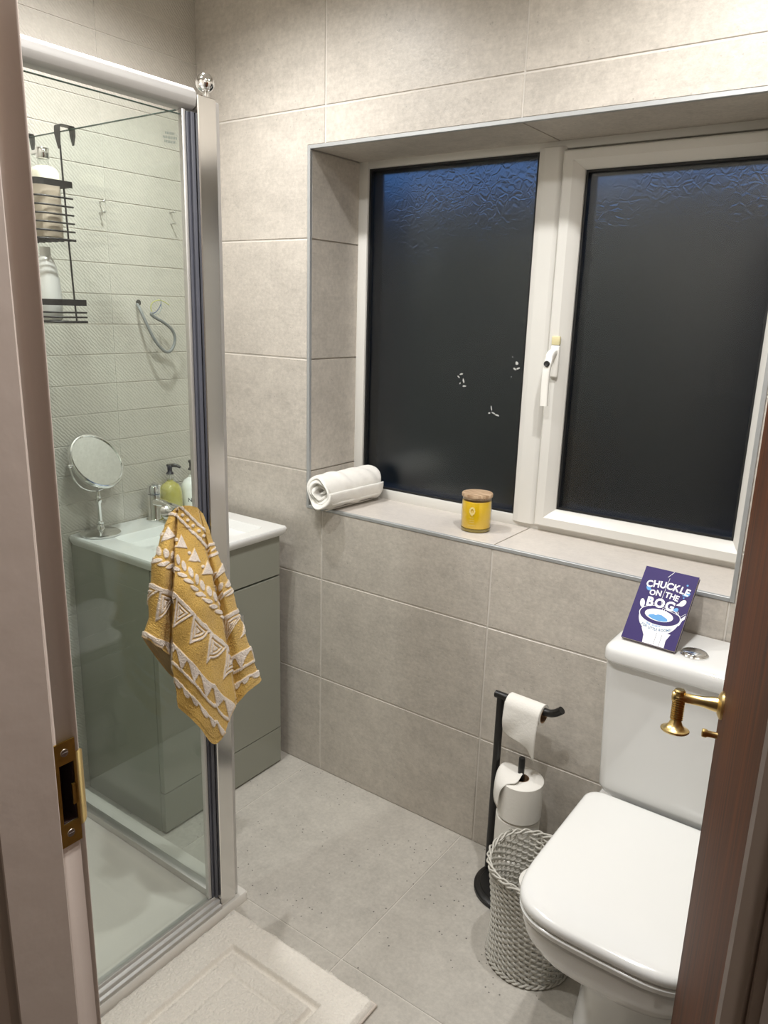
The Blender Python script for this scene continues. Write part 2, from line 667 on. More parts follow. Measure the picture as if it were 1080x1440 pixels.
# reveal tiles
cuts = [OZ0] + [z for z in zs if OZ0 + .02 < z < OZ1 - .02] + [OZ1]
for z0, z1 in zip(cuts, cuts[1:]):
    box('reveal_tile', OX0 - .008, OX0, 0.010, OD + .02, z0 + G, z1 - G, 'tile', wall_back, 0.0006, 1)
    box('reveal_tile', OX1, OX1 + .008, 0.010, OD + .02, z0 + G, z1 - G, 'tile', wall_back, 0.0006, 1)
xc = [OX0, J0 + TW, OX1]
for x0, x1 in zip(xc, xc[1:]):
    box('reveal_tile', x0 + G, x1 - G, 0.010, OD + .02, OZ1, OZ1 + .008, 'tile', wall_back, 0.0006, 1)
    box('sill_tile', x0 + G, x1 - G, 0.010, OD + .02, OZ0 - .010, OZ0, 'sill_tile', wall_back, 0.0006, 1)
# metal edge trims
T = TR
prof_len = [('trim_1', (OX0 - T, OX0, OZ0 - T, OZ1 + T)), ('trim_2', (OX1, OX1 + T, OZ0 - T, OZ1 + T)),
            ('trim_3', (OX0, OX1, OZ1, OZ1 + T)), ('trim_4', (OX0, OX1, OZ0 - T, OZ0))]
for n, (a, b_, c, d) in prof_len:
    struct(box(n, a, b_, -0.0015, 0.0095, c, d, 'trim', None, 0.001, 1))

# left wall of narrow ribbed tiles
wall_left = struct(box('wall_left', -0.12, -.0020, -2.0, 0.3, -0.1, CEIL, 'grout'))
S = ROW / 4
k0 = -int(Z6 / S)
zz = sorted({round(Z6 + S * k, 5) for k in range(-4, 25) if 0.02 < Z6 + S * k < CEIL - .02} | {0.0, CEIL})
ys = [-1.40, -0.95, -0.35, TT]
strip_cache = {}
for z0, z1 in zip(zz, zz[1:]):
    for y0, y1 in zip(ys, ys[1:]):
        key = (round(z1 - z0, 4), y0)
        gz = 0.0013
        if key not in strip_cache:
            bm = bmesh.new()
            box_bm(bm, -TT - .002, 0.0, y0 + .0009, y1 - .0009, gz, (z1 - z0) - gz, 0.0008, 1)
            strip_cache[key] = done(bm, 'tile', 'tile_linen', wall_left)
            strip_cache[key].location.z = z0
        else:
            o = strip_cache[key].copy()
            COL.objects.link(o)
            o.location.z = z0

# floor
floor = struct(box('floor', -0.1, RX + .1, -1.46, 0.1, -0.12, -0.0018, 'grout'))
fx = [-.002, 0.471, 1.081, 1.691, RX]
fy = [-1.40, -1.184, -0.574, TT]
for x0, x1 in zip(fx, fx[1:]):
    for y0, y1 in zip(fy, fy[1:]):
        if x1 < .75 and y1 < -.6:
            continue
        box('floor_tile', x0 + .0014, x1 - .0014, y0 + .0014, y1 - .0014, -0.008, 0.0, 'floor_tile', floor, 0.0008, 1)
ceiling = struct(box('ceiling', -0.1, RX + .1, -1.46, 0.3, CEIL, CEIL + .1, 'plaster'))
wall_right = struct(box('wall_right', RX, RX + .12, HY + .02, 0.3, -0.1, CEIL, 'tile'))

# door wall with its opening
DX0, DX1, DZ1 = 1.314, 1.999, 2.03
bm = bmesh.new()
box_bm(bm, -0.1, DX0 - .03, HY, FY, -0.1, CEIL)
box_bm(bm, DX1 + .03, 3.6, HY, FY, -0.1, CEIL)
box_bm(bm, DX0 - .03, DX1 + .03, HY, FY, DZ1 + .03, CEIL)
wall_front = struct(done(bm, 'wall_front', 'tile', None, 30))

# hall behind the camera
struct(box('floor_hall', 0.3, 3.6, -3.6, HY, -0.12, -0.002, 'hall_floor'))
struct(box('ceiling_hall', 0.3, 3.6, -3.6, HY, CEIL, CEIL + .1, 'plaster'))
struct(box('wall_hall_left', 0.2, 0.3, -3.6, HY, -0.1, CEIL + .1, 'hall_wall'))
struct(box('wall_hall_right', 3.6, 3.7, -3.6, HY, -0.1, CEIL + .1, 'hall_wall'))
struct(box('wall_hall_rear', 0.2, 3.7, -3.7, -3.6, -0.1, CEIL + .1, 'hall_wall'))

# door lining: left jamb with stop and strike plate, head, right jamb, architraves
frame = sempty('trim_5', (DX0, FY, 0))
frame['label'] = 'pale painted door lining with a brass strike plate'
LEFTJ = [(DX0 - .03, FY), (DX0, FY), (DX0, FY - .0335), (DX0 + .012, FY - .036), (DX0 + .012, HY - .002), (DX0 - .03, HY - .002)]
# cut out the lock recess by building the jamb in three lifts
SZ0, SZ1 = 0.934, 1.063
RZ0, RZ1 = 0.962, 1.036
LOW = prism('jamb', LEFTJ, 2, -0.002, DZ1 + .03, 'door_paint', frame, 0.0012)
cutter = box('cutter', DX0 - .026, DX0 + .02, FY - .0262, FY - .0085, RZ0, RZ1, 'hole')
bo = LOW.modifiers.new('recess', 'BOOLEAN')
bo.object = cutter
bo.solver = 'EXACT'
dg = bpy.context.evaluated_depsgraph_get()
me = bpy.data.meshes.new_from_object(LOW.evaluated_get(dg))
LOW.modifiers.clear()
LOW.data = me
bpy.data.objects.remove(cutter)
bm = bmesh.new()
for q in ((DX0 - .0258, DX0 - .0244, FY - .0260, FY - .0087, RZ0, RZ1), (DX0 - .0244, DX0 - .0006, FY - .0261, FY - .0252, RZ0, RZ1), (DX0 - .0244, DX0 - .0006, FY - .0096, FY - .0086, RZ0, RZ1),
          (DX0 - .0244, DX0 - .0006, FY - .0252, FY - .0096, RZ0, RZ0 + .001), (DX0 - .0244, DX0 - .0006, FY - .0252, FY - .0096, RZ1 - .001, RZ1)):
    box_bm(bm, *q)
done(bm, 'lock_recess_shade', 'hole', frame)  # thin dark liner paints the shade inside the recess
box('jamb', DX1, DX1 + .03, HY - .002, FY, -0.002, DZ1 + .03, 'door_paint', frame, 0.001, 1)
box('door_stop', DX1 - .012, DX1, HY, FY - .036, -0.002, DZ1, 'door_paint', frame, 0.002, 1)
box('door_head', DX0, DX1, HY - .002, FY, DZ1, DZ1 + .03, 'door_paint', frame, 0.001, 1)
# strike plate
sp = bpy.data.objects.new('strike_plate', None)
COL.objects.link(sp)
sp.parent = frame
sp.matrix_parent_inverse = frame.matrix_basis.inverted()
bm = bmesh.new()
e = 0.0016
ya, yb = FY - .0325, FY - .006
for q in ((ya, yb, SZ0, RZ0), (ya, yb, RZ1, SZ1), (ya, FY - .0265, RZ0, RZ1), (FY - .009, yb, RZ0, RZ1)):
    box_bm(bm, DX0 - .0004, DX0 + e, q[0], q[1], q[2], q[3])
box_bm(bm, DX0 - .0004, DX0 + e, FY - .013, FY - .008, 0.982, 1.008)
sp_plate = done(bm, 'plate', 'brass_old', sp)
# curled lip that leads the latch in
rings = []
for k in range(7):
    a = k / 6 * math.radians(62)
    yy = FY - .007 + 0.016 * math.sin(a)
    xx = DX0 + e - 0.016 * (1 - math.cos(a))
    inset = 0.006 * max(0, k - 3) / 3
    rings.append([(xx, yy, 0.952 + inset), (xx, yy, 1.045 - inset), (xx - .0018, yy - .0006, 1.045 - inset), (xx - .0018, yy - .0006, 0.952 + inset)])
bm = bmesh.new()
rings_bm(bm, rings)
done(bm, 'lip', 'brass', sp, 50)
for zc in (0.949, 1.050):
    bm = bmesh.new()
    lathe_bm(bm, [(0.0048, 0), (0.0044, 0.0010), (0.002, .0012)], (DX0 + e - .0002, FY - .019, zc), (1, 0, 0), 20)
    box_bm(bm, DX0 + e + .0008, DX0 + e + .0016, FY - .0222, FY - .0158, zc - .0006, zc + .0006)
    done(bm, 'screw', 'screw', sp, 40)
# hall-side architraves
for n, x0, x1 in (('trim_6', DX0 - .078, DX0 - .010), ('trim_7', DX1 + .006, DX1 + .074)):
    o = sempty(n, (x0, HY, 0))
    o['label'] = 'painted architrave moulding on the hall side'
    d = -1 if n == 'trim_6' else 1
    a = x1 if d < 0 else x0
    P = [(0, 0), (0, -.012), (.006, -.016), (.016, -.016), (.020, -.012), (.030, -.013), (.056, -.020), (.066, -.020), (.068, -.018), (.068, 0)]
    prism('moulding', [(a + d * u, HY - .001 + v) for u, v in P], 2, -0.002, DZ1 + .06, 'door_paint', o)

# brown door standing open into the room
HINGE = Vector((1.996, FY + .001, 0))
FREE = Vector((1.8475, -0.700, 0))
dd = (FREE - HINGE).normalized()
DL = (FREE - HINGE).length
dn = Vector((dd.y, -dd.x, 0))          # towards the wall (room side of the leaf)
door = sempty('door_1', HINGE)
door['label'] = 'brown varnished wooden door standing open with brass lever handle'


def dpt(along, out, z):
    """along the leaf from the hinge; out = away from the hall-side face, towards the camera's left"""
    p = HINGE + dd * along - dn * out
    return Vector((p.x, p.y, z))


def dbox(name, a0, a1, o0, o1, z0, z1, material, bev=0.001):
    bm = bmesh.new()
    box_bm(bm, a0, a1, o0, o1, z0, z1, bev, 1)
    for v in bm.verts:
        v.co = dpt(v.co.x, v.co.y, v.co.z)
    return done(bm, name, material, door)


dbox('leaf', 0.0, DL, -0.035, 0, 0.006, 1.99, 'door_wood')
LVZ = 1.030
la = DL - 0.052
lev = bpy.data.objects.new('lever_handle', None)
COL.objects.link(lev)
lev.parent = door
lev.matrix_parent_inverse = door.matrix_basis.inverted()
lathe('rose', [(0.0, 0), (.019, 0), (.019, .003), (.016, .005), (.012, .007)], dpt(la, 0, LVZ), 'brass', lev, -dn, 32)
lathe('neck', [(.0105, .006), (.0095, .014), (.0075, .024), (.0068, .034), (.0066, .046), (.008, .050), (.0088, .056), (.0084, .062), (.006, .0645), (.0, .065)], dpt(la, 0, LVZ), 'brass', lev, -dn, 28)
g0 = dpt(la, .055, LVZ + .011)
gp = [(0.0, 0), (.0062, 0.0), (.0076, .002), (.0076, .006)]
for k in range(11):
    h = .008 + k * .0032
    gp += [(.0064, h), (.0084, h + .0009), (.0084, h + .0023), (.0064, h + .0032)]
gp += [(.0078, .046), (.0095, .050), (.0135, .054), (.0185, .0560), (.0190, .0575), (.0175, .0595), (.008, .0630), (0, .0635)]
lathe('grip', gp, g0, 'brass', lev, Vector((0, 0, -1)) - dd * .12, 28, 30)
lathe('lock_turn', [(.0, 0), (.0045, 0), (.0045, .012), (.006, .014), (.006, .019), (.0045, .020), (0, .020)], dpt(DL - .028, 0, 0.972), 'brass', door, -dn, 20)

# garden ground beyond the window, plus a dark block added to hide low sky
struct(box('trim_8', -9, 11, 4.6, 4.7, -1.0, 2.62, 'silhouette'), 'added dark sky-hiding fence beyond the window')
struct(box('floor_garden', -12, 14, 0.31, 16, -1.1, -1.0, 'earth'), 'dark ground outside')

# ------------------------------------------------------------------ window
win = sempty('window_1', (1.1, OD, OZ0))
win['label'] = 'white plastic window with a fixed pane and an opening sash'
F0, F1 = OD, OD + .06


def wbar(name, x0, x1, z0, z1, y0, y1, mat_='upvc', bev=0.004):
    return box(name, x0, x1, y0, y1, z0, z1, mat_, win, bev, 2)


PX0, PX1, PZ0, PZ1 = 0.500, 1.062, 0.957, 1.942      # left pane
MX0, MX1 = 1.062, 1.142                              # mullion
SX0, SX1, SZb, SZt = 1.140, 1.708, 0.944, 1.936      # sash outer
QX0, QX1, QZ0, QZ1 = 1.194, 1.668, 0.994, 1.889      # right pane
wbar('frame_stile', OX0 - .004, PX0, OZ0 - .004, OZ1 + .004, F0, F1 + .02)
wbar('frame_stile', SX1, OX1 + .004, OZ0 - .004, OZ1 + .004, F0, F1 + .02)
wbar('frame_rail', PX0 - .002, SX1 + .002, PZ1, OZ1 + .004, F0, F1 + .02)
wbar('frame_rail', PX0 - .002, SX1 + .002, OZ0 - .004, PZ0, F0, F1 + .02)
# mullion with chamfered shoulders
prism('mullion', [(MX0, F1), (MX0 + .004, F0 - .004), (MX0 + .022, F0 - .012), (MX1 - .018, F0 - .012), (MX1 - .002, F0 - .002), (MX1, F1)], 2, PZ0 - .016, PZ1 + .006, 'upvc', win, .001)
# sash bars with mitred corners: outer flat then bevel to the glass
sash = bpy.data.objects.new('sash', None)
COL.objects.link(sash)
sash.parent = win
sash.matrix_parent_inverse = win.matrix_basis.inverted()
prof = [(0.0, F0 + .030), (0.0, F0 - .016), (0.004, F0 - .020), (0.026, F0 - .020), (0.040, F0 - .010), (0.050, F0 + .002), (0.050, F0 + .030)]
outer = [(SX0, SZb), (SX1, SZb), (SX1, SZt), (SX0, SZt)]
inner = [(QX0, QZ0), (QX1, QZ0), (QX1, QZ1), (QX0, QZ1)]
for k in range(4):
    bm = bmesh.new()
    o0, o1, i0, i1 = outer[k], outer[(k + 1) % 4], inner[k], inner[(k + 1) % 4]
    rings = []
    for (o_, i_) in ((o0, i0), (o1, i1)):
        rings.append([(o_[0] + (i_[0] - o_[0]) * u / .05, y, o_[1] + (i_[1] - o_[1]) * u / .05) for u, y in prof])
    rings_bm(bm, rings)
    done(bm, 'sash_bar', 'upvc', sash, 25)


def gasket(x0, x1, z0, z1, y):
    bm = bmesh.new()
    w = .006
    for q in ((x0, x1, z0, z0 + w), (x0, x1, z1 - w, z1), (x0, x0 + w, z0 + w, z1 - w), (x1 - w, x1, z0 + w, z1 - w)):
        box_bm(bm, q[0], q[1], y, y + .070, q[2], q[3])
    return bm


done(gasket(PX0, PX1, PZ0, PZ1, F0 + .008), 'gasket', 'gasket', win)
done(gasket(QX0, QX1, QZ0, QZ1, F0 + .008), 'gasket', 'gasket', sash)
pane_l = box('pane', PX0 - .004, PX1 + .004, F0 + .020, F0 + .026, PZ0 - .004, PZ1 + .004, 'pane', win)
box('pane', QX0 - .004, QX1 + .004, F0 + .020, F0 + .026, QZ0 - .004, QZ1 + .004, 'pane', sash)
box('outer_pane', PX0 - .004, PX1 + .004, F0 + .042, F0 + .046, PZ0 - .004, PZ1 + .004, 'clear_pane', win)
box('outer_pane', QX0 - .004, QX1 + .004, F0 + .042, F0 + .046, QZ0 - .004, QZ1 + .004, 'clear_pane', sash)


def smear(px, py, blobs):
    bm = bmesh.new()
    for dx, dy, ln, wd, ang in blobs:
        c = at(px + dx, py + dy, 1, F0 + .0195)
        ca, sa = math.cos(ang), math.sin(ang)
        n = 9
        pts = []
        for i in range(n):
            t = 2 * PI * i / n
            r = random.uniform(.6, 1.0)
            u, v = ln * r * math.cos(t), wd * r * math.sin(t)
            pts.append((c[0] + u * ca - v * sa, c[2] + u * sa + v * ca))
        prism_bm(bm, pts, 1, F0 + .0186, F0 + .0202)
    done(bm, 'putty_smear', 'smear', win)


smear(649, 535, [(0, -9, .008, .003, .2), (-4, -5, .006, .0025, 2.6), (3, 1, .003, .009, .3), (4, 8, .008, .003, .1), (-2, 4, .004, .002, 1)])
smear(727, 516, [(0, -5, .005, .006, .5), (2, 2, .007, .003, .4), (-3, 3, .006, .003, -.5), (-8, 14, .002, .002, 0), (-6, -14, .002, .002, 0)])
smear(694, 580, [(-3, -6, .002, .008, .2), (0, 1, .008, .003, -.3), (5, 4, .009, .0025, -.2), (-6, 1, .004, .003, 0)])
# espag handle
hx, hz = 1.165, 1.440
hb = bpy.data.objects.new('window_handle', None)
COL.objects.link(hb)
hb.parent = sash
hb.matrix_parent_inverse = Matrix.Identity(4)
hy = F0 - .020
bm = bmesh.new()
box_bm(bm, hx - .0125, hx + .0125, hy - .012, hy, hz - .075, hz + .010, .004)
# neck of the handle, tilting off the base, and the long grip
path = [(hx - .001, hy - .010, hz - .008), (hx - .002, hy - .028, hz - .014), (hx - .003, hy - .038, hz - .034), (hx - .005, hy - .042, hz - .06), (hx - .006, hy - .041, hz - .10), (hx - .005, hy - .040, hz - .150)]
sp_ = spline(path, 5)
rings = []
for i, p in enumerate(sp_):
    d = (sp_[min(i + 1, len(sp_) - 1)] - sp_[max(i - 1, 0)]).normalized()
    s = Vector((1, 0, 0))
    n_ = d.cross(s).normalized()
    w, h = .0105, (.009 if i < 8 else .0055)
    rings.append([p + s * (w * math.copysign(abs(math.cos(t)) ** .5, math.cos(t))) + n_ * (h * math.copysign(abs(math.sin(t)) ** .5, math.sin(t))) for t in [2 * PI * j / 16 for j in range(16)]])
rings_bm(bm, rings)
done(bm, 'handle_body', 'white_plastic', sash, 50)
box('lock_cap', hx - .012, hx + .012, hy - .010, hy, hz + .011, hz + .034, 'latch_cream', sash, .003)
lathe('key_button', [(0, 0), (.0078, 0), (.0078, .004), (.006, .0055), (.004, .005), (0, .005)], (hx - .003, hy - .0455, hz - .038), 'black', sash, (0, -1, .18), 24)
bpy.data.objects.remove(hb)

# ------------------------------------------------------------------ toilet
TX = 1.697


def outline(hx_, yf, yb, nf=3.6, rb=0.03, n=30, cx=TX):
    """plan of a pan section: squarish round front at yf, flat back at yb; counter-clockwise"""
    mid = yf + min(0.20, (yb - yf) * 0.55)
    pts = []
    for i in range(n + 1):
        t = PI + PI * i / n
        c, s = math.cos(t), math.sin(t)
        pts.append((cx + hx_ * math.copysign(abs(c) ** (2 / nf), c), mid + (mid - yf) * math.copysign(abs(s) ** (2 / nf), s)))
    for i in range(6):
        t = PI / 2 * i / 5
        pts.append((cx + hx_ - rb + rb * math.cos(t), yb - rb + rb * math.sin(t)))
    for i in range(6):
        t = PI / 2 + PI / 2 * i / 5
        pts.append((cx - hx_ + rb + rb * math.cos(t), yb - rb + rb * math.sin(t)))
    return pts


def loft(name, levels, material, parent, smooth=45, sub=0):
    bm = bmesh.new()
    rings = []
    for z, pts in levels:
        rings.append([(p[0], p[1], z(p) if callable(z) else z) for p in pts])
    rings_bm(bm, rings)
    return done(bm, name, material, parent, smooth)


toilet = thing('toilet', 'white close coupled toilet with a squarish closed lid below the window', 'toilet', (TX, -0.35, 0))
lv = [(0.0, .112, -.455, 2.6, .05), (.006, .116, -.460, 2.6, .05), (.02, .114, -.457, 2.6, .05), (.10, .108, -.447, 2.6, .05), (.17, .110, -.452, 2.6, .05),
      (.215, .120, -.475, 2.6, .05), (.250, .138, -.518, 2.8, .05), (.285, .160, -.563, 3.0, .05), (.320, .175, -.596, 3.3, .05), (.355, .183, -.614, 3.6, .05), (.385, .186, -.620, 3.8, .05), (.395, .186, -.620, 3.8, .05), (.399, .182, -.615, 3.8, .05)]
fine = []
for a, b_ in zip(lv, lv[1:]):
    for k in range(3):
        t = k / 3
        fine.append(tuple(a[i] + (b_[i] - a[i]) * t for i in range(5)))
fine.append(lv[-1])
loft('pan', [(z, outline(h, yf, -.010, nf, rb)) for z, h, yf, nf, rb in fine], 'ceramic', toilet, 60)
# hollow look under the seat: seat ring, small gap, lid
loft('seat', [(.407, outline(.180, -.622, -.185, 3.9, .03)), (.409, outline(.186, -.629, -.180, 3.9, .03)), (.420, outline(.188, -.632, -.180, 3.9, .03)), (.4235, outline(.185, -.628, -.182, 3.9, .03)), (.424, outline(.17, -.61, -.19, 3.9, .03))], 'seat_white', toilet, 40)
box('seat_gap_shade', TX - .10, TX + .10, -.56, -.30, .3985, .4075, 'dark_gap', toilet)  # dark block put in as the shade between seat and pan


def dome(p):
    u = (p[0] - TX) / .18
    v = (p[1] + .42) / .22
    return u, v


rl = []
for z, ins in ((.4268, .012), (.4268, .004), (.4280, .0012), (.433, 0.0), (.4395, .0006), (.4435, .0022), (.4465, .0050), (.4485, .0085), (.4500, .0135), (.4510, .020), (.4518, .030), (.4526, .045), (.4534, .07), (.454, .10), (.4543, .14)):
    rl.append((z, outline(.189 - ins, -.632 + ins * 1.15, -.176 - ins * .75, 3.9, max(.006, .036 - ins * .3))))
loft('lid', rl, 'seat_white', toilet, 60)
for s in (-1, 1):
    lathe('hinge', [(0, 0), (.011, 0), (.011, .03), (0, .03)], (TX + s * .085 - .015, -.190, .418), 'chrome', toilet, (1, 0, 0), 20)
# cistern


def rrect(x0, x1, y0, y1, r, n=6):
    pts = []
    for cx_, cy_, a in ((x1 - r, y0 + r, -PI / 2), (x1 - r, y1 - r, 0), (x0 + r, y1 - r, PI / 2), (x0 + r, y0 + r, PI)):
        for i in range(n + 1):
            t = a + PI / 2 * i / n
            pts.append((cx_ + r * math.cos(t), cy_ + r * math.sin(t)))
    return pts


def crect(hx_, yf, r):
    return rrect(TX - hx_, TX + hx_, yf, -.004, r)


loft('cistern', [(.400, crect(.150, -.135, .03)), (.428, crect(.160, -.150, .03)), (.440, crect(.172, -.163, .028)), (.452, crect(.176, -.167, .024)), (.456, crect(.1765, -.168, .022)), (.60, crect(.181, -.173, .022)), (.768, crect(.186, -.179, .022)), (.7755, crect(.1862, -.1795, .022)), (.776, crect(.180, -.174, .022))], 'ceramic', toilet, 50)
loft('cistern_lid', [(.7768, crect(.182, -.178, .03)), (.778, crect(.188, -.186, .030)), (.781, crect(.1905, -.189, .030)), (.786, crect(.1915, -.190, .030)), (.802, crect(.1910, -.1895, .030)), (.8075, crect(.1895, -.188, .029)), (.812, crect(.187, -.1855, .028)), (.816, crect(.183, -.1815, .026)), (.8188, crect(.178, -.1765, .024)), (.8205, crect(.172, -.171, .022)), (.8215, crect(.164, -.163, .02)), (.822, crect(.15, -.15, .02))], 'ceramic', toilet, 60)
bt = bpy.data.objects.new('flush_button', None)
COL.objects.link(bt)
bt.parent = toilet
bt.matrix_parent_inverse = toilet.matrix_basis.inverted()
bc = (1.686, -.122, .8215)
lathe('button_ring', [(.0300, 0), (.0300, .003), (.0275, .0056), (.0256, .0050), (.0256, .002)], bc, 'chrome', bt, (0, 0, 1), 36)
for s in (0, 1):
    bm = bmesh.new()
    pts = [(bc[0] + .0252 * math.cos(PI * i / 14 + PI * s + .3), bc[1] + .0252 * math.sin(PI * i / 14 + PI * s + .3)) for i in range(15)]
    off = Vector((math.cos(PI / 2 + PI * s + .3), math.sin(PI / 2 + PI * s + .3))) * .0006
    pts = [(p[0] + off.x, p[1] + off.y) for p in pts]
    prism_bm(bm, pts, 2, bc[2] + .001, bc[2] + .0065 + .002 * s, .0012)
    done(bm, 'button_half', 'chrome', bt, 60)

# ------------------------------------------------------------------ joke book on the cistern
ZB = .8222
B0 = Vector(at(873, 899, 2, ZB))
Bx = Vector(at(948, 921, 2, ZB)) - B0
BW = Bx.length
bx = Bx.normalized()
BH = .180
# leans back until the top meets the tiles
back = Vector((-bx.y, bx.x, 0))
top = at(902, 797, 2, .978)
lean = math.asin(.112 / BH)
bu = (Vector((0, 0, 1)) * math.cos(lean) + back * math.sin(lean)).normalized()
bn = bx.cross(bu).normalized()            # out of the cover towards the room
if bn.y > 0:
    bn = -bn
BT = .011
B0.z += BT * math.sin(lean) + .0004
book = thing('joke_book', 'purple joke book with a cartoon toilet cover leaning on the cistern', 'book', B0)


def bk(u, v, w):
    return B0 + bx * u + bu * v + bn * w


def bbox(name, u0, u1, v0, v1, w0, w1, material, bev=0):
    bm = bmesh.new()
    box_bm(bm, u0, u1, v0, v1, w0, w1, bev, 1)
    for v in bm.verts:
        v.co = bk(*v.co)
    return done(bm, name, material, book)


bbox('cover', 0, BW, 0, BH, 0, .0009, 'purple', .0003)
bbox('back_cover', 0, BW, 0, BH, -BT, -BT + .0009, 'purple', .0003)
bbox('spine', 0, .0009, 0, BH, -BT + .0009, 0, 'purple')
bbox('pages', .001, BW - .0012, .0008, BH - .0008, -BT + .001, -.0001, 'pages')


def flat(pts, w0, w1, bm):
    va = [bm.verts.new(bk(p[0] * BW, p[1] * BH, w0)) for p in pts]
    vb = [bm.verts.new(bk(p[0] * BW, p[1] * BH, w1)) for p in pts]
    bm.faces.new(vb)
    n = len(pts)
    for i in range(n):
        j = (i + 1) % n
        bm.faces.new((va[i], va[j], vb[j], vb[i]))


def ell(cx, cy, a, b_, t0=0, t1=2 * PI, n=36, rot=0):
    pts = []
    for i in range(n if t1 - t0 > 6.2 else n + 1):
        t = t0 + (t1 - t0) * i / n
        u, v = a * math.cos(t), b_ * math.sin(t)
        pts.append((cx + u * math.cos(rot) - v * math.sin(rot), cy + u * math.sin(rot) + v * math.cos(rot)))
    return pts


def band(pts, w):
    """open polyline -> polygon of half width w (in cover units, width-corrected)"""
    l, r = [], []
    for i, p in enumerate(pts):
        a = pts[max(i - 1, 0)]
        b_ = pts[min(i + 1, len(pts) - 1)]
        dx, dy = (b_[0] - a[0]) * BW, (b_[1] - a[1]) * BH
        L_ = math.hypot(dx, dy) or 1
        nx, ny = -dy / L_ * w / BW, dx / L_ * w / BH
        l.append((p[0] + nx, p[1] + ny))
        r.append((p[0] - nx, p[1] - ny))
    return l + r[::-1]


w0 = .0009
bm = bmesh.new()   # white bowl and pedestal
flat([(.40, .005), (.80, .005), (.79, .10), (.84, .19), (.30, .19), (.38, .10)], w0, w0 + .00010, bm)
bowl = [(.19 + .0, .375)] + ell(.545, .375, .37, .215, PI, 2 * PI, 30)[0:] + [(.915, .375)]
flat(ell(.545, .375, .37, .235, PI, 2 * PI, 34), w0, w0 + .00016, bm)
flat([(.86, .30), (.90, .395), (.985, .48), (.985, .42), (.955, .40), (.93, .33)], w0, w0 + .00014, bm)
done(bm, 'bowl_print', 'print_white', book)
bm = bmesh.new()
flat(ell(.545, .390, .385, .128), w0, w0 + .00022, bm)
done(bm, 'seat_line_print', 'print_white', book)
bm = bmesh.new()
flat(ell(.545, .390, .370, .122), w0, w0 + .00028, bm)
flat(band([(.60, .17), (.60, .01)], .0003), w0, w0 + .0003, bm)
flat(band([(.70, .16), (.70, .01)], .0003), w0, w0 + .0003, bm)
done(bm, 'seat_print', 'print_purple', book)
bm = bmesh.new()
flat(ell(.530, .392, .262, .078), w0, w0 + .00034, bm)
done(bm, 'bowl_inside_print', 'print_white', book)
bm = bmesh.new()
water = [(.34, .358), (.37, .378), (.43, .392), (.47, .384), (.51, .402), (.58, .402), (.64, .385), (.69, .372), (.715, .345), (.66, .329), (.57, .319), (.47, .324), (.39, .338)]
flat(water, w0, w0 + .00040, bm)


def drop(cx, cy, s, ang):
    pts = ell(cx, cy, s * .55, s * .36 , .6, 2 * PI - .6, 14, ang)
    pts.append((cx + s * 1.15 * math.cos(ang), cy + s * .8 * math.sin(ang)))
    return pts


done(bm, 'water_print', 'print_blue', book)
bm = bmesh.new()
flat(drop(.18, .715, .085, -.5), w0, w0 + .0002, bm)
done(bm, 'drop_print', 'print_blue', book)
bm = bmesh.new()
flat(drop(.895, .745, .085, 3.6), w0, w0 + .0002, bm)
done(bm, 'drop_print', 'print_blue', book)
bm = bmesh.new()
flat(drop(.27, .575, .055, 2.4), w0, w0 + .0002, bm)
done(bm, 'drop_print', 'print_blue', book)
bm = bmesh.new()
flat(drop(.79, .515, .075, 3.4), w0, w0 + .0002, bm)
done(bm, 'drop_print', 'print_blue', book)
bm = bmesh.new()
flat(ell(.845, .86, .018, .012), w0, w0 + .0002, bm)
done(bm, 'drop_print', 'print_blue', book)
bm = bmesh.new()
flat(ell(.85, .69, .014, .010), w0, w0 + .0002, bm)
done(bm, 'drop_print', 'print_blue', book)
bm = bmesh.new()
flat(drop(.165, .500, .115, -1.0), w0, w0 + .0002, bm)
flat(drop(.865, .620, .110, 3.7), w0, w0 + .0002, bm)
flat(band([(.545, .995), (.46, .91)], .0005), w0, w0 + .0002, bm)
flat(band([(.50, .90), (.48, .62), (.52, .50), (.60, .49), (.70, .475), (.80, .465), (.90, .44), (.985, .50)], .00035), w0, w0 + .0004, bm)
for cx_ in (.575, .62, .83):
    flat(band(ell(cx_, .478, .022, .016, 0, 2 * PI, 16) + [(cx_ + .022, .478)], .00035), w0, w0 + .0004, bm)
done(bm, 'white_print', 'print_white', book)


def glyph(ch, fat):
    cu = bpy.data.curves.new('t', 'FONT')
    cu.body = ch
    cu.size = 1.0
    cu.offset = fat
    cu.resolution_u = 3
    to = bpy.data.objects.new('t', cu)
    COL.objects.link(to)
    me = bpy.data.meshes.new_from_object(to.evaluated_get(bpy.context.evaluated_depsgraph_get()))
    bpy.data.objects.remove(to)
    P = np.array([tuple(q.co)[:2] for q in me.vertices])
    F = [list(p.vertices) for p in me.polygons]
    bpy.data.meshes.remove(me)
    return P, F


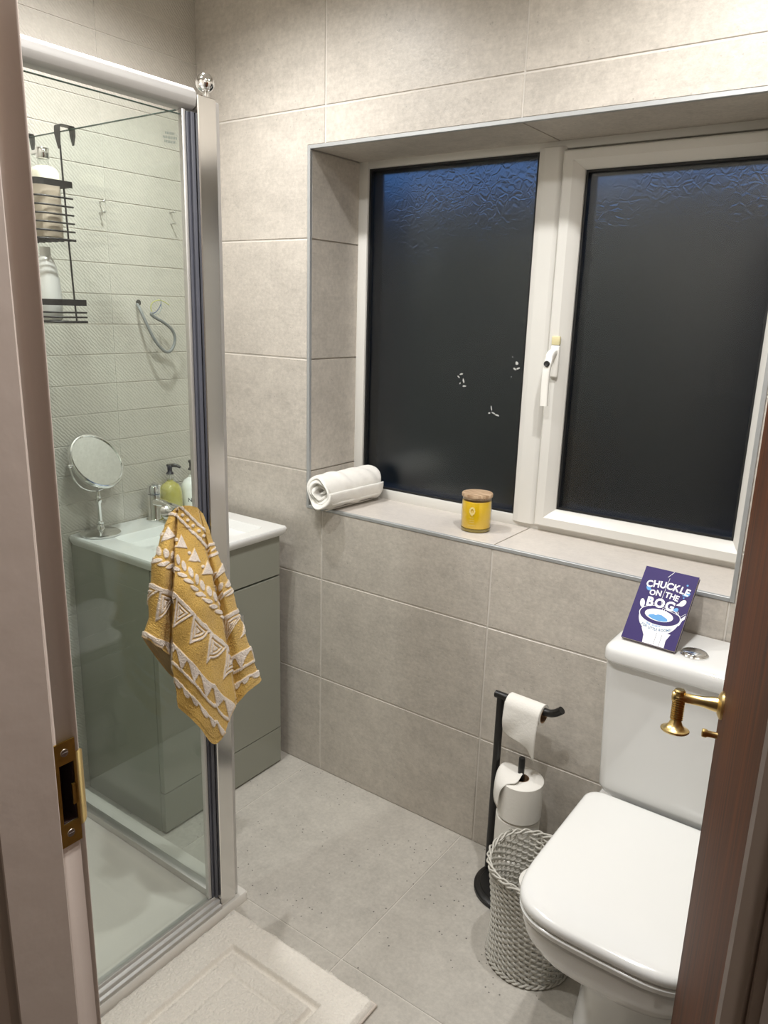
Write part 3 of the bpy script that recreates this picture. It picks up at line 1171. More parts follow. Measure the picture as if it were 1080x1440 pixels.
def letters(name, lines, material, wh):
    """lines: (text, u0, u1, v, height, bow, turn, weight); glyphs spread to fill u0..u1 of the cover"""
    bmx = bmesh.new()
    for txt, u0, u1, v, hgt, bow, turn, fat in lines:
        gl = [glyph(c, fat) if c != ' ' else None for c in txt]
        wd = [(.34 if g is None else g[0][:, 0].max() - g[0][:, 0].min()) for g in gl]
        gap = .07
        tot = sum(wd) + gap * (len(txt) - 1)
        kx = (u1 - u0) * BW / tot
        x = 0
        cap = .73
        for g, w in zip(gl, wd):
            if g is not None:
                P, F = g
                xm = (P[:, 0].max() + P[:, 0].min()) / 2
                t = ((x + w / 2) / tot) * 2 - 1
                cu_, cv_ = u0 * BW + (x + w / 2) * kx, v * BH - bow * t * t * BH
                c, s_ = math.cos(turn * t), math.sin(turn * t)
                vs = []
                for q in P:
                    a_, b_ = (q[0] - xm) * kx, (q[1] - cap / 2) * hgt / cap
                    vs.append(bmx.verts.new(bk(cu_ + a_ * c - b_ * s_, cv_ + a_ * s_ + b_ * c, wh)))
                for f in F:
                    try:
                        bmx.faces.new([vs[i] for i in f])
                    except ValueError:
                        pass
            x += w + gap
    for f in bmx.faces:
        f.normal_update()
        if f.normal.dot(bn) < 0:
            f.normal_flip()
    me = bpy.data.meshes.new(name)
    bmx.to_mesh(me)
    bmx.free()
    return link(name, me, material, book)


letters('title_lettering', [('CHUCKLE', .115, .925, .800, .0165, .035, -.17, .034), ('ON THE', .225, .775, .680, .0135, .020, -.11, .032), ('BOG', .235, .745, .552, .0215, .010, -.08, .045)], 'print_white', w0 + .0006)
letters('subtitle_lettering', [('...FOR LITTLE ROOMS!', .245, .825, .205, .0062, -.045, .30, .012)], 'print_teal', w0 + .0006)
letters('tagline_lettering', [('Big laughs...', .36, .66, .256, .0052, -.008, .08, 0)], 'print_blue', w0 + .0006)

# ------------------------------------------------------------------ shower enclosure
TRX, TRY0, TRY1, TRZ = 0.760, -1.347, -0.572, 0.026
tray = thing('shower_tray', 'low white shower tray under the glass enclosure', 'shower tray', (0.37, -0.96, 0))
bm = bmesh.new()
o_ = [(0.002, TRY0), (TRX, TRY0), (TRX, TRY1), (0.002, TRY1)]


def rq(x0, x1, y0, y1, z, r):
    return [(p[0], p[1], z) for p in rrect(x0, x1, y0, y1, r, 5)]


rings_bm(bm, [rq(.002, TRX, TRY0, TRY1, 0, .008), rq(.002, TRX, TRY0, TRY1, TRZ - .004, .008), rq(.005, TRX - .003, TRY0 + .003, TRY1 - .003, TRZ, .008),
              rq(.062, TRX - .075, TRY0 + .06, TRY1 - .098, TRZ, .02), rq(.070, TRX - .083, TRY0 + .068, TRY1 - .106, TRZ - .004, .02), rq(.085, TRX - .10, TRY0 + .085, TRY1 - .125, TRZ - .011, .03),
              rq(.20, TRX - .25, TRY0 + .2, TRY1 - .25, TRZ - .015, .03)], True, True)
done(bm, 'basin', 'tray', tray, 40)
lathe('waste_cover', [(0, 0), (.045, 0), (.045, .004), (.040, .006), (0, .007)], (0.16, -1.12, TRZ - .0125), 'chrome', tray, (0, 0, 1), 40)

enc = thing('shower_enclosure', 'glass shower enclosure with polished metal frame beside the basin', 'shower enclosure', (0.72, -0.65, TRZ))
PXa, PXb, PYa, PYb = 0.712, 0.7425, -0.656, -0.608
PT = 1.925
box('corner_post', PXa, PXb, PYa, PYb, TRZ, PT, 'polish', enc, .0018, 1)
box('post_flange', PXa - .01, PXb - .006, PYb - .001, PYb + .014, TRZ, PT - .004, 'satin', enc, .002, 1)
# top rail: a rounded section running along the front
rp_ = [(0.700, PT - .028), (0.728, PT - .028), (0.738, PT - .022), (0.7415, PT - .010), (0.7405, PT + .002), (0.733, PT + .010), (0.720, PT + .013), (0.700, PT + .013)]
prism('top_rail', rp_, 1, TRY0 + .003, PYa - .001, 'rail', enc, .001)
# bottom track with stepped lips
bp_ = [(0.700, TRZ), (0.746, TRZ), (0.746, TRZ + .010), (0.738, TRZ + .012), (0.738, TRZ + .022), (0.729, TRZ + .024), (0.729, TRZ + .034), (0.712, TRZ + .034), (0.712, TRZ + .022), (0.700, TRZ + .022)]
prism('bottom_track', bp_, 1, TRY0 + .003, PYa - .001, 'satin', enc, .0008)
box('wall_channel', -0.0075, 0.026, -0.655, -0.627, TRZ, PT - .012, 'satin', enc, .002)
box('side_track', 0.027, PXa - .001, -0.654, -0.628, TRZ, TRZ + .022, 'satin', enc, .002)
# side pane
box('side_pane', 0.020, PXa + .002, -0.644, -0.638, TRZ + .016, 1.908, 'shower_glass', enc)
box('pane_edge', 0.020, PXa + .002, -0.6441, -0.6379, 1.908, 1.9092, 'glass_edge', enc)
# front door: pane, seals, edge strips
DYa, DYb = TRY0 + .02, PYa - .027
fd = bpy.data.objects.new('shower_door', None)
COL.objects.link(fd)
fd.parent = enc
fd.matrix_parent_inverse = enc.matrix_basis.inverted()
box('door_pane', 0.7175, 0.7235, DYa, DYb, TRZ + .036, 1.885, 'shower_glass', fd)
box('door_pane_edge', 0.7174, 0.7236, DYa, DYb, 1.885, 1.8862, 'glass_edge', fd)
box('edge_strip', 0.7155, 0.7265, DYb - .0005, DYb + .0085, TRZ + .036, PT - .029, 'satin', fd, .001)
box('edge_strip', 0.7155, 0.7265, DYa - .008, DYa, TRZ + .036, PT - .029, 'satin', fd, .001)
bm = bmesh.new()
box_bm(bm, 0.7145, 0.7285, DYb + .0087, DYb + .0160, TRZ + .030, PT - .032, .0015)
box_bm(bm, 0.7130, 0.7330, DYb + .0162, PYa - .0008, TRZ + .030, PT - .032, .0015)
done(bm, 'magnetic_seal', 'seal', fd)
# etched safety mark
bm = bmesh.new()
rnd = random.Random(3)
for r_, n_ in ((0, 6), (1, 9), (2, 7)):
    for k in range(n_):
        c = at(236 + (k - n_ / 2) * 2.3, 188 + r_ * 6 + (k - n_ / 2) * .35, 0, 0.7237)
        box_bm(bm, 0.72352, 0.72372, c[1] - .0011, c[1] + .0009, c[2] - .002 - .0008 * rnd.random(), c[2] + .002)
done(bm, 'etched_mark', 'etch', fd)
# little knob the towel hangs from
KY, KZ = -0.731, 1.090
lathe('door_knob', [(0, 0), (.012, 0), (.009, .006), (.007, .018), (.012, .026), (.016, .034), (.014, .041), (0, .043)], (0.7236, KY, KZ), 'chrome', fd, (1, 0, 0), 28)
lathe('door_knob', [(0, 0), (.012, 0), (.009, .006), (.007, .018), (.012, .026), (.014, .034), (0, .038)], (0.7174, KY, KZ), 'chrome', fd, (-1, 0, 0), 28)
enc.location.x += .0085
# domed hook on top of the post
hk = at(289, 116, 0, 0.735)
bm = bmesh.new()
axk = Vector((.86, -.45, .12)).normalized()
ck = Vector(hk)
lathe_bm(bm, [(0, -.012), (.0155, -.012), (.0175, -.0105), (.0182, -.008), (.0182, -.004), (.0176, .000), (.0162, .0045), (.0138, .0085), (.0105, .0115), (.0065, .0135), (.003, .0143), (0, .0145)], ck, axk, 40)
done(bm, 'end_cap', 'chrome', enc, 60)
box('cap_stem', 0.732, 0.741, hk[1] - .006, hk[1] + .004, PT - .002, hk[2] - .010, 'chrome', enc, .002)

# ------------------------------------------------------------------ vanity, basin, tap
VX, VY0, VY1, VT = 0.386, -0.540, -0.048, 0.856
van = thing('vanity_cabinet', 'grey green gloss vanity cabinet under the basin by the window wall', 'cabinet', (0.19, -0.29, 0))
bm = bmesh.new()
box_bm(bm, 0.002, VX - .0205, VY0, VY1, 0.0, VT - .10, .0008, 1)
for q in ((VY0, VY0 + .016), (VY1 - .016, VY1)):
    box_bm(bm, 0.002, VX - .0205, q[0], q[1], VT - .1002, VT - .0286)
box_bm(bm, 0.002, 0.018, VY0 + .016, VY1 - .016, VT - .1002, VT - .0286)
done(bm, 'carcass', 'cabinet', van)
box('plinth', VX - .020, VX - .001, VY0, VY1, 0.006, 0.134, 'cabinet', van, .0012, 1)
box('gap_backing', VX - .0205, VX - .012, VY0 + .004, VY1 - .004, 0.13, 0.80, 'dark_gap', van)
box('door', VX - .020, VX, VY0 + .001, VY1 - .001, 0.137, 0.683, 'cabinet', van, .0015, 1)
hp_ = at(343, 888, 0, VX + .018)
dh = box('door_handle', VX, VX + .018, hp_[1] - .010, hp_[1] + .002, hp_[2] - .055, hp_[2] + .055, 'satin', van, .003)
box('drawer', VX - .020, VX, VY0 + .001, VY1 - .001, 0.689, VT - .034, 'cabinet', van, .0015, 1)

basin = thing('washbasin', 'white rectangular inset washbasin slab on the grey vanity', 'basin', (0.21, -0.29, VT - .028))
bm = bmesh.new()
X0, X1, Y0, Y1 = 0.003, 0.417, -0.549, -0.044
b0, b1, c0, c1 = 0.118, 0.372, -0.478, -0.106
rings_bm(bm, [rq(X0 + .004, X1 - .012, Y0 + .008, Y1 - .008, VT - .0285, .008), rq(X0, X1 - .002, Y0 + .002, Y1 - .002, VT - .016, .008), rq(X0, X1, Y0, Y1, VT - .006, .008), rq(X0 + .002, X1 - .003, Y0 + .003, Y1 - .003, VT, .008),
              rq(b0, b1, c0, c1, VT, .018), rq(b0 + .004, b1 - .004, c0 + .004, c1 - .004, VT - .005, .018), rq(b0 + .020, b1 - .016, c0 + .022, c1 - .022, VT - .075, .03),
              rq(b0 + .05, b1 - .045, c0 + .06, c1 - .06, VT - .092, .03)])
done(bm, 'slab', 'ceramic', basin, 40)
lathe('waste', [(0, 0), (.03, 0), (.03, .003), (.02, .005), (0, .005)], (0.22, -0.292, VT - .092), 'chrome', basin, (0, 0, 1), 32)

tx, ty = 0.052, -0.272
tap = thing('mixer_tap', 'chrome mixer tap standing behind the basin', 'tap', (tx, ty, VT))
lathe('body', [(0, 0), (.027, 0), (.027, .004), (.0225, .006), (.0205, .012), (.0205, .082), (.0200, .086)], (tx, ty, VT), 'chrome', tap, (0, 0, 1), 36)
lathe('lever_cap', [(.0185, .0865), (.021, .0885), (.021, .112), (.018, .1165), (0, .1175)], (tx, ty, VT), 'chrome', tap, (0, 0, 1), 36)
bm = bmesh.new()
rings = []
for k, (u, h, w, zz_) in enumerate(((0.010, .022, .017, .064), (.05, .020, .0165, .063), (.09, .017, .016, .059), (.125, .014, .0155, .055), (.130, .012, .014, .055))):
    rings.append([(tx + u, ty + w * math.copysign(abs(math.cos(t)) ** .6, math.cos(t)), VT + zz_ + h * .5 * math.copysign(abs(math.sin(t)) ** .6, math.sin(t))) for t in [2 * PI * j / 18 for j in range(18)]])
rings_bm(bm, rings)
done(bm, 'spout', 'chrome', tap, 40)
lathe('aerator', [(0, 0), (.011, 0), (.011, .012), (0, .012)], (tx + .114, ty, VT + .039), 'chrome', tap, (0, 0, 1), 24)
box('lever', tx - .004, tx + .030, ty - .006, ty + .006, VT + .1165, VT + .1225, 'chrome', tap, .002)
lathe('pop_up_rod', [(0, 0), (.0025, 0), (.0025, .03), (.005, .031), (.005, .036), (0, .037)], (tx - .026, ty, VT), 'chrome', tap, (0, 0, 1), 14)

# soap bottles


def pump_bottle(name, label, x, y, body_prof, bmat, label_txt=None):
    t = thing(name, label, 'bottle', (x, y, VT), )
    lathe('bottle', body_prof, (x, y, VT), bmat, t, (0, 0, 1), 36, 50)
    h = body_prof[-1][1]
    lathe('collar', [(.009, h - .001), (.0125, h), (.0125, h + .016), (.006, h + .018), (.0035, h + .0185), (.0035, h + .022), (0, .022 + h)], (x, y, VT), 'clear_plastic', t, (0, 0, 1), 24)
    lathe('dip_tube', [(0, .012), (.0028, .012), (.0028, h + .02), (0, h + .02)], (x, y, VT), 'white_plastic', t, (0, 0, 1), 10)
    bm = bmesh.new()
    hz_ = h + .0185
    lathe_bm(bm, [(0, hz_), (.0125, hz_), (.0115, hz_ + .004), (.0075, hz_ + .008), (.0078, hz_ + .022), (.011, hz_ + .028), (.009, hz_ + .032), (0, hz_ + .033)], (x, y, VT), (0, 0, 1), 24)
    d = Vector((.82, .57, 0))
    tube_bm(bm, spline([Vector((x, y, VT + hz_ + .0275)), Vector((x, y, VT + hz_ + .0285)) + d * .018, Vector((x, y, VT + hz_ + .023)) + d * .036], 4), [.0062] * 5 + [.0055, .005, .0045, .004], 10)
    done(bm, 'pump_head', 'pump_black', t, 50)
    return t


SB = at(245, 722, 2, VT)
pump_bottle('soap_bottle', 'yellow liquid soap bottle with black pump behind the tap', SB[0] + .002, SB[1] - .012,
            [(0, 0), (.034, 0), (.0375, .004), (.0375, .055), (.0370, .074), (.034, .090), (.026, .102), (.016, .109), (.0105, .113), (.0105, .118)], 'soap_yellow')
LB = at(271, 718, 2, VT)
lot = pump_bottle('lotion_bottle', 'white hand lotion bottle with black pump nearest the window wall', LB[0] + .002, LB[1] + .0,
                  [(0, 0), (.034, 0), (.0375, .004), (.0375, .060), (.0370, .079), (.034, .095), (.026, .107), (.016, .114), (.0105, .118), (.0105, .123)], 'lotion_white')
# printed word on the lotion bottle
cu = bpy.data.curves.new('word', 'FONT')
cu.body = 'NAÏS'
cu.size = .019
cu.offset = .0003
cu.align_x = 'CENTER'
to = bpy.data.objects.new('word', cu)
COL.objects.link(to)
me = bpy.data.meshes.new_from_object(to.evaluated_get(bpy.context.evaluated_depsgraph_get()))
bpy.data.objects.remove(to)
cxl, cyl = LB[0] + .002, LB[1]
a0 = math.atan2(CAM[1] - cyl, CAM[0] - cxl) + .12
for v in me.vertices:
    a = a0 + v.co.x / .0378
    v.co = Vector((cxl + .0378 * math.cos(a), cyl + .0378 * math.sin(a), VT + .040 + v.co.y))
link('bottle_lettering', me, 'ink_black', lot)

# ------------------------------------------------------------------ pedestal mirror
mc = Vector((0.062, -0.478, VT))
mir = thing('pedestal_mirror', 'round chrome pedestal mirror at the near end of the basin', 'mirror', mc)
lathe('base', [(0, 0), (.056, 0), (.058, .002), (.058, .006), (.052, .010), (.020, .013), (.0125, .018)], mc, 'chrome', mir, (0, 0, 1), 48)
lathe('stem', [(.0125, .017), (.0115, .024), (.009, .030), (.0105, .034), (.0105, .038), (.0070, .042), (.0066, .095), (.0095, .100), (.0095, .106), (.0055, .110), (.0085, .115), (.006, .121), (.0055, .132)], mc, 'chrome', mir, (0, 0, 1), 28)
mn = Vector((.79, .10, .54)).normalized()
mr_ = 0.083
mcen = mc + Vector((-.004, .004, .132 + .088))
side = Vector((0, 0, 1)).cross(mn).normalized()
# yoke: half ring below carrying the pivots
yk = []
for i in range(25):
    t = PI + PI * i / 24
    yk.append(mcen + side * ((mr_ + .009) * math.cos(t)) + Vector((0, 0, 1)) * ((mr_ + .003) * math.sin(t)))
tube('yoke', yk, .0032, 'chrome', mir, 10)
for s in (-1, 1):
    lathe('pivot', [(0, -.004), (.005, -.004), (.005, .006), (.003, .009), (0, .009)], mcen + side * (s * (mr_ + .008)), 'chrome', mir, side * s, 16)
lathe('rim', [(mr_ - .004, .006), (mr_ - .002, .0085), (mr_ + .002, .008), (mr_ + .0045, .003), (mr_ + .0045, -.003), (mr_ + .002, -.008), (mr_ - .002, -.0085), (mr_ - .004, -.006), (mr_ - .004, .006)], mcen, 'chrome', mir, mn, 64, 50, False, False)
lathe('mirror_face', [(0, .005), (mr_ - .003, .005), (mr_ - .003, .0), (0, .0)], mcen, 'mirror', mir, mn, 64, 40)

# ------------------------------------------------------------------ wall screws and dangling cable (where a cabinet will hang)
SCR = [((140, 284), 'upper screw of the left pair on the ribbed wall'), ((140, 299), 'lower screw of the left pair on the ribbed wall'),
       ((239, 299), 'upper screw of the right pair on the ribbed wall'), ((240, 315), 'lower screw of the right pair on the ribbed wall')]
scr_first = None
for (px, py), lab in SCR:
    p = at(px, py, 0, 0)
    lab = 'steel screw sticking out, ' + lab
    if scr_first is None:
        bm = bmesh.new()
        lathe_bm(bm, [(0, -.003), (.0026, -.003), (.0026, .024), (.0055, .0255), (.0055, .0275), (.003, .029), (0, .029)], (0, 0, 0), (1, 0, .05), 14)
        scr_first = done(bm, 'wall_screw', 'screw', None, 40)
        o = scr_first
    else:
        o = scr_first.copy()
        COL.objects.link(o)
    o.location = p
    o.scale = (.85, .7, .7)
    tag(o, lab, 'screw', 'screws left in the ribbed wall')
cab = thing('electric_cable', 'grey electric cable looping from a hole in the ribbed wall', 'cable', at(194, 427, 0, 0))
cp = [(193, 428, .002), (197, 435, .022), (206, 455, .036), (217, 477, .044), (228, 491, .047), (237, 495, .047), (244, 487, .047), (246, 475, .048), (242, 464, .050), (231, 454, .053), (219, 447, .055), (213, 442, .055), (214, 440, .055)]
tube('sheath', spline([at(a, b_, 0, c) for a, b_, c in cp], 5), .0048, 'cable', cab, 10)
for nm, mt, pts in (('blue_core', 'wire_blue', [(214, 441, .056), (220, 438, .056), (225, 431, .056), (227, 424, .056)]),
                    ('grey_core', 'wire_brown', [(215, 441, .056), (222, 441, .057), (227, 433, .057), (226, 421, .057)]),
                    ('earth_core', 'wire_yellow', [(214, 440, .056), (212, 432, .055), (215, 425, .055), (224, 422, .056), (232, 425, .057), (238, 429, .058)])):
    tube(nm, spline([at(a, b_, 0, c) for a, b_, c in pts], 5), .0013, mt, cab, 8)
hp = at(194.5, 425.5, 0, 0)
lathe('wall_hole', [(0, 0.0002), (.0088, 0.0002), (.0088, .0012), (0, .0014)], hp, 'dark_gap', cab, (1, 0, 0), 20)

# ------------------------------------------------------------------ shower caddy hung over the side pane
cy0 = -0.650
cad = thing('shower_caddy', 'black wire shower caddy hooked over the inner glass pane', 'shower caddy', (0.20, -0.70, 1.47))


def cadp(px, py, y=cy0):
    return Vector(at(px, py, 1, y))


CX = [0.115, 0.285]
for i, hx_ in enumerate(CX):
    bm = bmesh.new()
    Pq = [(-.0175, 1.868), (-.0205, 1.900), (-.0190, 1.9165), (-.0160, 1.9195), (.0160, 1.9195), (.0190, 1.9165), (.0205, 1.900), (.0205, 1.880)]
    wds = [.004, .0115, .0125, .0125, .0125, .0125, .0105, .003]
    rings = []
    for (dy, z), wd in zip(Pq, wds):
        yy = -0.641 + dy * 1.0
        inner_ = .0016 if dy < 0 else -.0016
        rings.append([(hx_ - wd, yy, z), (hx_ + wd, yy, z), (hx_ + wd, yy + inner_ * (1 if z < 1.915 else 0), z - (.0016 if z > 1.915 else 0)), (hx_ - wd, yy + inner_ * (1 if z < 1.915 else 0), z - (.0016 if z > 1.915 else 0))])
    rings_bm(bm, rings)
    done(bm, 'hook', 'black', cad, 40)
    tube('hanger_wire', [(hx_, -.6555, 1.876), (hx_ + .006, -.658, 1.80), (hx_ + .014, -.660, 1.66), (hx_ + .022, -.661, 1.53), (hx_ + .026, -.661, 1.478)], .0022, 'black', cad, 8)


def plan(x0, x1, y0, y1, r):
    """half-oval basket outline: straight back at y1, rounded front corners"""
    pts = [(x0, y1), (x0, y0 + r)]
    for i in range(1, 8):
        t = PI + PI / 2 * i / 8
        pts.append((x0 + r + r * math.cos(t), y0 + r + r * math.sin(t)))
    pts += [(x0 + r, y0), (x1 - r, y0)]
    for i in range(1, 8):
        t = -PI / 2 + PI / 2 * i / 8
        pts.append((x1 - r + r * math.cos(t), y0 + r + r * math.sin(t)))
    pts += [(x1, y0 + r), (x1, y1)]
    return pts


def basket(bx0, bx1, by0, by1, ztop, zbot, nrod, r=.05):
    pl = plan(bx0, bx1, by0, by1, r)
    bm = bmesh.new()
    rings = [[(p[0], p[1], ztop - .007), (p[0], p[1], ztop + .007), (p[0] * .995 + .001, p[1] + .0018, ztop + .007), (p[0] * .995 + .001, p[1] + .0018, ztop - .007)] for p in pl]
    rings_bm(bm, rings)
    done(bm, 'basket_band', 'black', cad, 40)
    box('back_band', bx0, bx1, by1 - .002, by1, ztop - .006, ztop + .006, 'black', cad)
    for k in range(nrod):
        z = ztop - .012 - (ztop - .012 - zbot) * (k + 1) / nrod
        ex = .004 * (k + 1) / nrod
        tube('basket_rod', [(p[0] + (ex if p[0] > (bx0 + bx1) / 2 else -ex), p[1] - ex * .5, z) for p in pl], .0021 if k < nrod - 1 else .0028, 'black', cad, 8)
    for k in range(9):
        x = bx0 + .02 + (bx1 - bx0 - .04) * k / 8
        tube('floor_wire', [(x, by0 + (.002 if .03 < x - bx0 < bx1 - bx0 - .03 else .02), zbot), (x, by1, zbot)], .0015, 'black', cad, 6)


UZ = 1.786
basket(0.070, 0.327, -0.752, -0.660, UZ, 1.664, 6, .026)
basket(0.080, 0.352, -0.758, -0.660, 1.524, 1.480, 3)
cad.location.x -= .010
# bottles in the caddy
ub = Vector((0.276, -0.702, 1.6675))
t = thing('shower_gel_bottle', 'cream lotion bottle with a chrome pump in the upper caddy basket', 'bottle', ub)


def oval(name, levels, c, material, parent, ax=.5):
    bm = bmesh.new()
    rings = []
    for z, a, b_, n in levels:
        rings.append([(c[0] + a * math.copysign(abs(math.cos(t_)) ** (2 / n), math.cos(t_)), c[1] + b_ * math.copysign(abs(math.sin(t_)) ** (2 / n), math.sin(t_)), c[2] + z) for t_ in [2 * PI * j / 36 for j in range(36)]])
    rings_bm(bm, rings)
    return done(bm, name, material, parent, 50)


oval('bottle', [(0, .026, .026, 3), (.003, .030, .029, 3), (.118, .030, .029, 3)], ub, 'cream_bottle', t)
oval('bottle_shoulder', [(.1185, .030, .029, 3), (.140, .0295, .0285, 3), (.150, .026, .025, 2.6), (.155, .018, .018, 2.2), (.157, .010, .010, 2)], ub, 'cream_top', t)
lathe('pump_collar', [(.0095, .156), (.0125, .158), (.0125, .168), (.008, .170), (.008, .174)], ub, 'clear_plastic', t, (0, 0, 1), 24)
bm = bmesh.new()
lathe_bm(bm, [(.0135, .171), (.0145, .172), (.0145, .192), (.0135, .194), (0, .1945)], ub, (0, 0, 1), 28)
box_bm(bm, ub.x - .042, ub.x, ub.y - .006, ub.y + .006, ub.z + .182, ub.z + .192, .003)
done(bm, 'pump_head', 'chrome', t, 50)
lb = Vector((0.262, -0.706, 1.4825))
t = thing('shampoo_bottle', 'white shampoo bottle in the lower caddy basket', 'bottle', lb)
oval('bottle', [(0, .030, .020, 2.6), (.004, .034, .023, 2.6), (.05, .036, .024, 2.6), (.09, .033, .023, 2.5), (.12, .026, .020, 2.4), (.14, .017, .015, 2.2), (.146, .012, .012, 2)], lb, 'lotion_white', t)
lathe('cap', [(.0115, .1455), (.0125, .147), (.0120, .166), (0, .167)], lb, 'lotion_white', t, (0, 0, 1), 24)

# ------------------------------------------------------------------ yellow patterned towel
def towel():
    zx = lambda v: 190 + v / 3.889
    zy = lambda v: 690 + v / 3.892
    ln = {  # silhouettes and fold lines read as (py, px) pairs
        'L': [(110, 200), (200, 158), (400, 96), (560, 76), (700, 74), (820, 42), (900, 60)],
        'A': [(110, 240), (140, 238), (400, 221), (560, 214), (700, 211), (820, 210), (1000, 214), (1200, 238)],
        'B': [(100, 338), (200, 362), (400, 398), (700, 468), (960, 518), (1170, 546), (1300, 556)],
        'R': [(120, 366), (200, 398), (400, 468), (560, 530), (700, 574), (820, 610), (950, 655), (1030, 684), (1100, 680), (1200, 640)]}

    def line(k, yv):
        a = np.array(ln[k], float)
        return np.interp(yv, a[:, 0], a[:, 1])

    def colx(c, yv):
        L_, A, B, R_ = (line(k, yv) for k in 'LABR')
        return {0: L_, 1: L_ * .5 + A * .5, 2: A - 10, 3: A - 2, 4: A * .67 + B * .33, 5: A * .33 + B * .67, 6: B + 2, 7: B + 10, 8: B * .45 + R_ * .55, 9: R_, 10: R_ * .7 + L_ * .3, 11: R_ * .3 + L_ * .7}[c]
    xo = [.770, .802, .788, .818, .836, .834, .818, .792, .806, .776, .757, .757]
    xt = [.762, .775, .772, .782, .790, .790, .782, .772, .772, .760, .752, .752]
    topy = [128, 96, 92, 88, 82, 84, 92, 104, 110, 126, 100, 96]
    boty = [812, 856, 915, 1185, 1285, 1386, 1172, 1168, 1105, 1030, 1040, 1050]
    NR = 430
    per = [20, 26, 8, 70, 74, 70, 8, 36, 36, 20, 14, 20]
    rows = np.linspace(0, 1, NR)
    P = np.zeros((NR, 12, 3))
    Q = np.zeros((NR, 12, 2))
    for c in range(12):
        yv = topy[c] + rows * (boty[c] - topy[c])
        xv = colx(c, yv)
        ramp = np.clip(rows / .45, 0, 1)
        ramp = ramp * ramp * (3 - 2 * ramp)
        X = xt[c] + (xo[c] - xt[c]) * ramp
        if c in (4, 5):
            X = X + .006 * np.sin(rows * 5 + c)
        for i in range(NR):
            P[i, c] = at(zx(xv[i]), zy(yv[i]), 0, X[i])
        Q[:, c, 0], Q[:, c, 1] = xv, yv
    # periodic interpolation across the folds
    cols, qx, qy, sid = [], [], [], []
    for c in range(12):
        p0, p1, p2, p3 = P[:, c - 1], P[:, c], P[:, (c + 1) % 12], P[:, (c + 2) % 12]
        for k in range(per[c]):
            t_ = k / per[c]
            if c in (2, 6):      # the folds turn over abruptly
                v = p1 + (p2 - p1) * (t_ * t_ * (3 - 2 * t_))
            else:
                ten = .5
                m1, m2 = (p2 - p0) * ten, (p3 - p1) * ten
                if c in (3, 7):
                    m1 = (p2 - p1) * .9
                if c in (1, 5):
                    m2 = (p2 - p1) * .9
                h00, h10, h01, h11 = 2 * t_ ** 3 - 3 * t_ ** 2 + 1, t_ ** 3 - 2 * t_ ** 2 + t_, -2 * t_ ** 3 + 3 * t_ ** 2, t_ ** 3 - t_ ** 2
                v = h00 * p1 + h10 * m1 + h01 * p2 + h11 * m2
            cols.append(v)
            qx.append(Q[:, c, 0] * (1 - t_) + Q[:, (c + 1) % 12, 0] * t_)
            qy.append(Q[:, c, 1] * (1 - t_) + Q[:, (c + 1) % 12, 1] * t_)
            sid.append(c)
    V = np.stack(cols, 1)
    X, Y = np.stack(qx, 1), np.stack(qy, 1)
    sid = np.array(sid)[None, :].repeat(NR, 0)
    back = sid >= 9
    q = np.where(sid <= 2, Y - .37 * (X - 222), np.where(sid <= 6, Y - 1.02 * (X - 222), 857 + (Y + .6 * (X - 525) - 920) * 1.15))
    YY = q + 1.02 * (X - 222)
    Wt = np.zeros_like(X)

    def stroke(d, w):
        return np.clip((w - np.abs(d)) / 4 + .5, 0, 1)

    def add(a):
        nonlocal Wt
        Wt = np.maximum(Wt, a)
    wob = 3 * np.sin(X * .21) + 2 * np.sin(X * .47 + 1)
    add(stroke(q - 61 - wob * .5, 10))
    add(stroke(q - 134 - wob * .5, 10))

    def local(cx, cy):
        return X - cx, YY - cy

    def tri(dx, dy, pts):
        d = None
        for i in range(3):
            x0, y0 = pts[i]
            x1, y1 = pts[(i + 1) % 3]
            nx, ny = (y1 - y0), -(x1 - x0)
            L_ = math.hypot(nx, ny)
            e_ = ((dx - x0) * nx + (dy - y0) * ny) / L_
            d = e_ if d is None else np.maximum(d, e_)
        return d          # negative inside for clockwise-on-screen pts

    def orient(pts):
        a = sum(pts[i][0] * pts[(i + 1) % 3][1] - pts[(i + 1) % 3][0] * pts[i][1] for i in range(3))
        return pts if a > 0 else pts[::-1]
    ty = lambda q0, cx: q0 + 1.02 * (cx - 222)
    for k in range(-4, 8):
        cx = 258 + k * 28
        dx, dy = local(cx, ty(97, cx))
        add(np.clip((9 - np.hypot(dx, dy)) / 4 + .5, 0, 1))
    for k in range(-4, 9):
        cx = 250 + k * 70
        dx, dy = local(cx, ty(262, cx) - 8)
        pts = orient([(2, -42), (34, 34), (-28, 28)])
        add(np.clip((-tri(dx, dy, pts)) / 4 + .5, 0, 1))
        dx, dy = local(cx + 46, ty(262, cx + 46) + 2)
        add(np.clip((9 - np.hypot(dx, dy)) / 4 + .5, 0, 1))
    for k in range(-8, 16):
        cx = 222 + k * 33
        cy = ty(404, cx)
        dx, dy = local(cx + 13, cy - 26)
        a = math.radians(78)
        u, v = dx * math.cos(a) + dy * math.sin(a), -dx * math.sin(a) + dy * math.cos(a)
        add(np.clip((1 - np.hypot(u / 30, v / 12)) * 4 + .3, 0, 1))
        dx, dy = local(cx + 2, cy + 24)
        a = math.radians(20)
        u, v = dx * math.cos(a) + dy * math.sin(a), -dx * math.sin(a) + dy * math.cos(a)
        add(np.clip((1 - np.hypot(u / 28, v / 12)) * 4 + .3, 0, 1))
    add(stroke(q - 572 - wob * .4, 11))
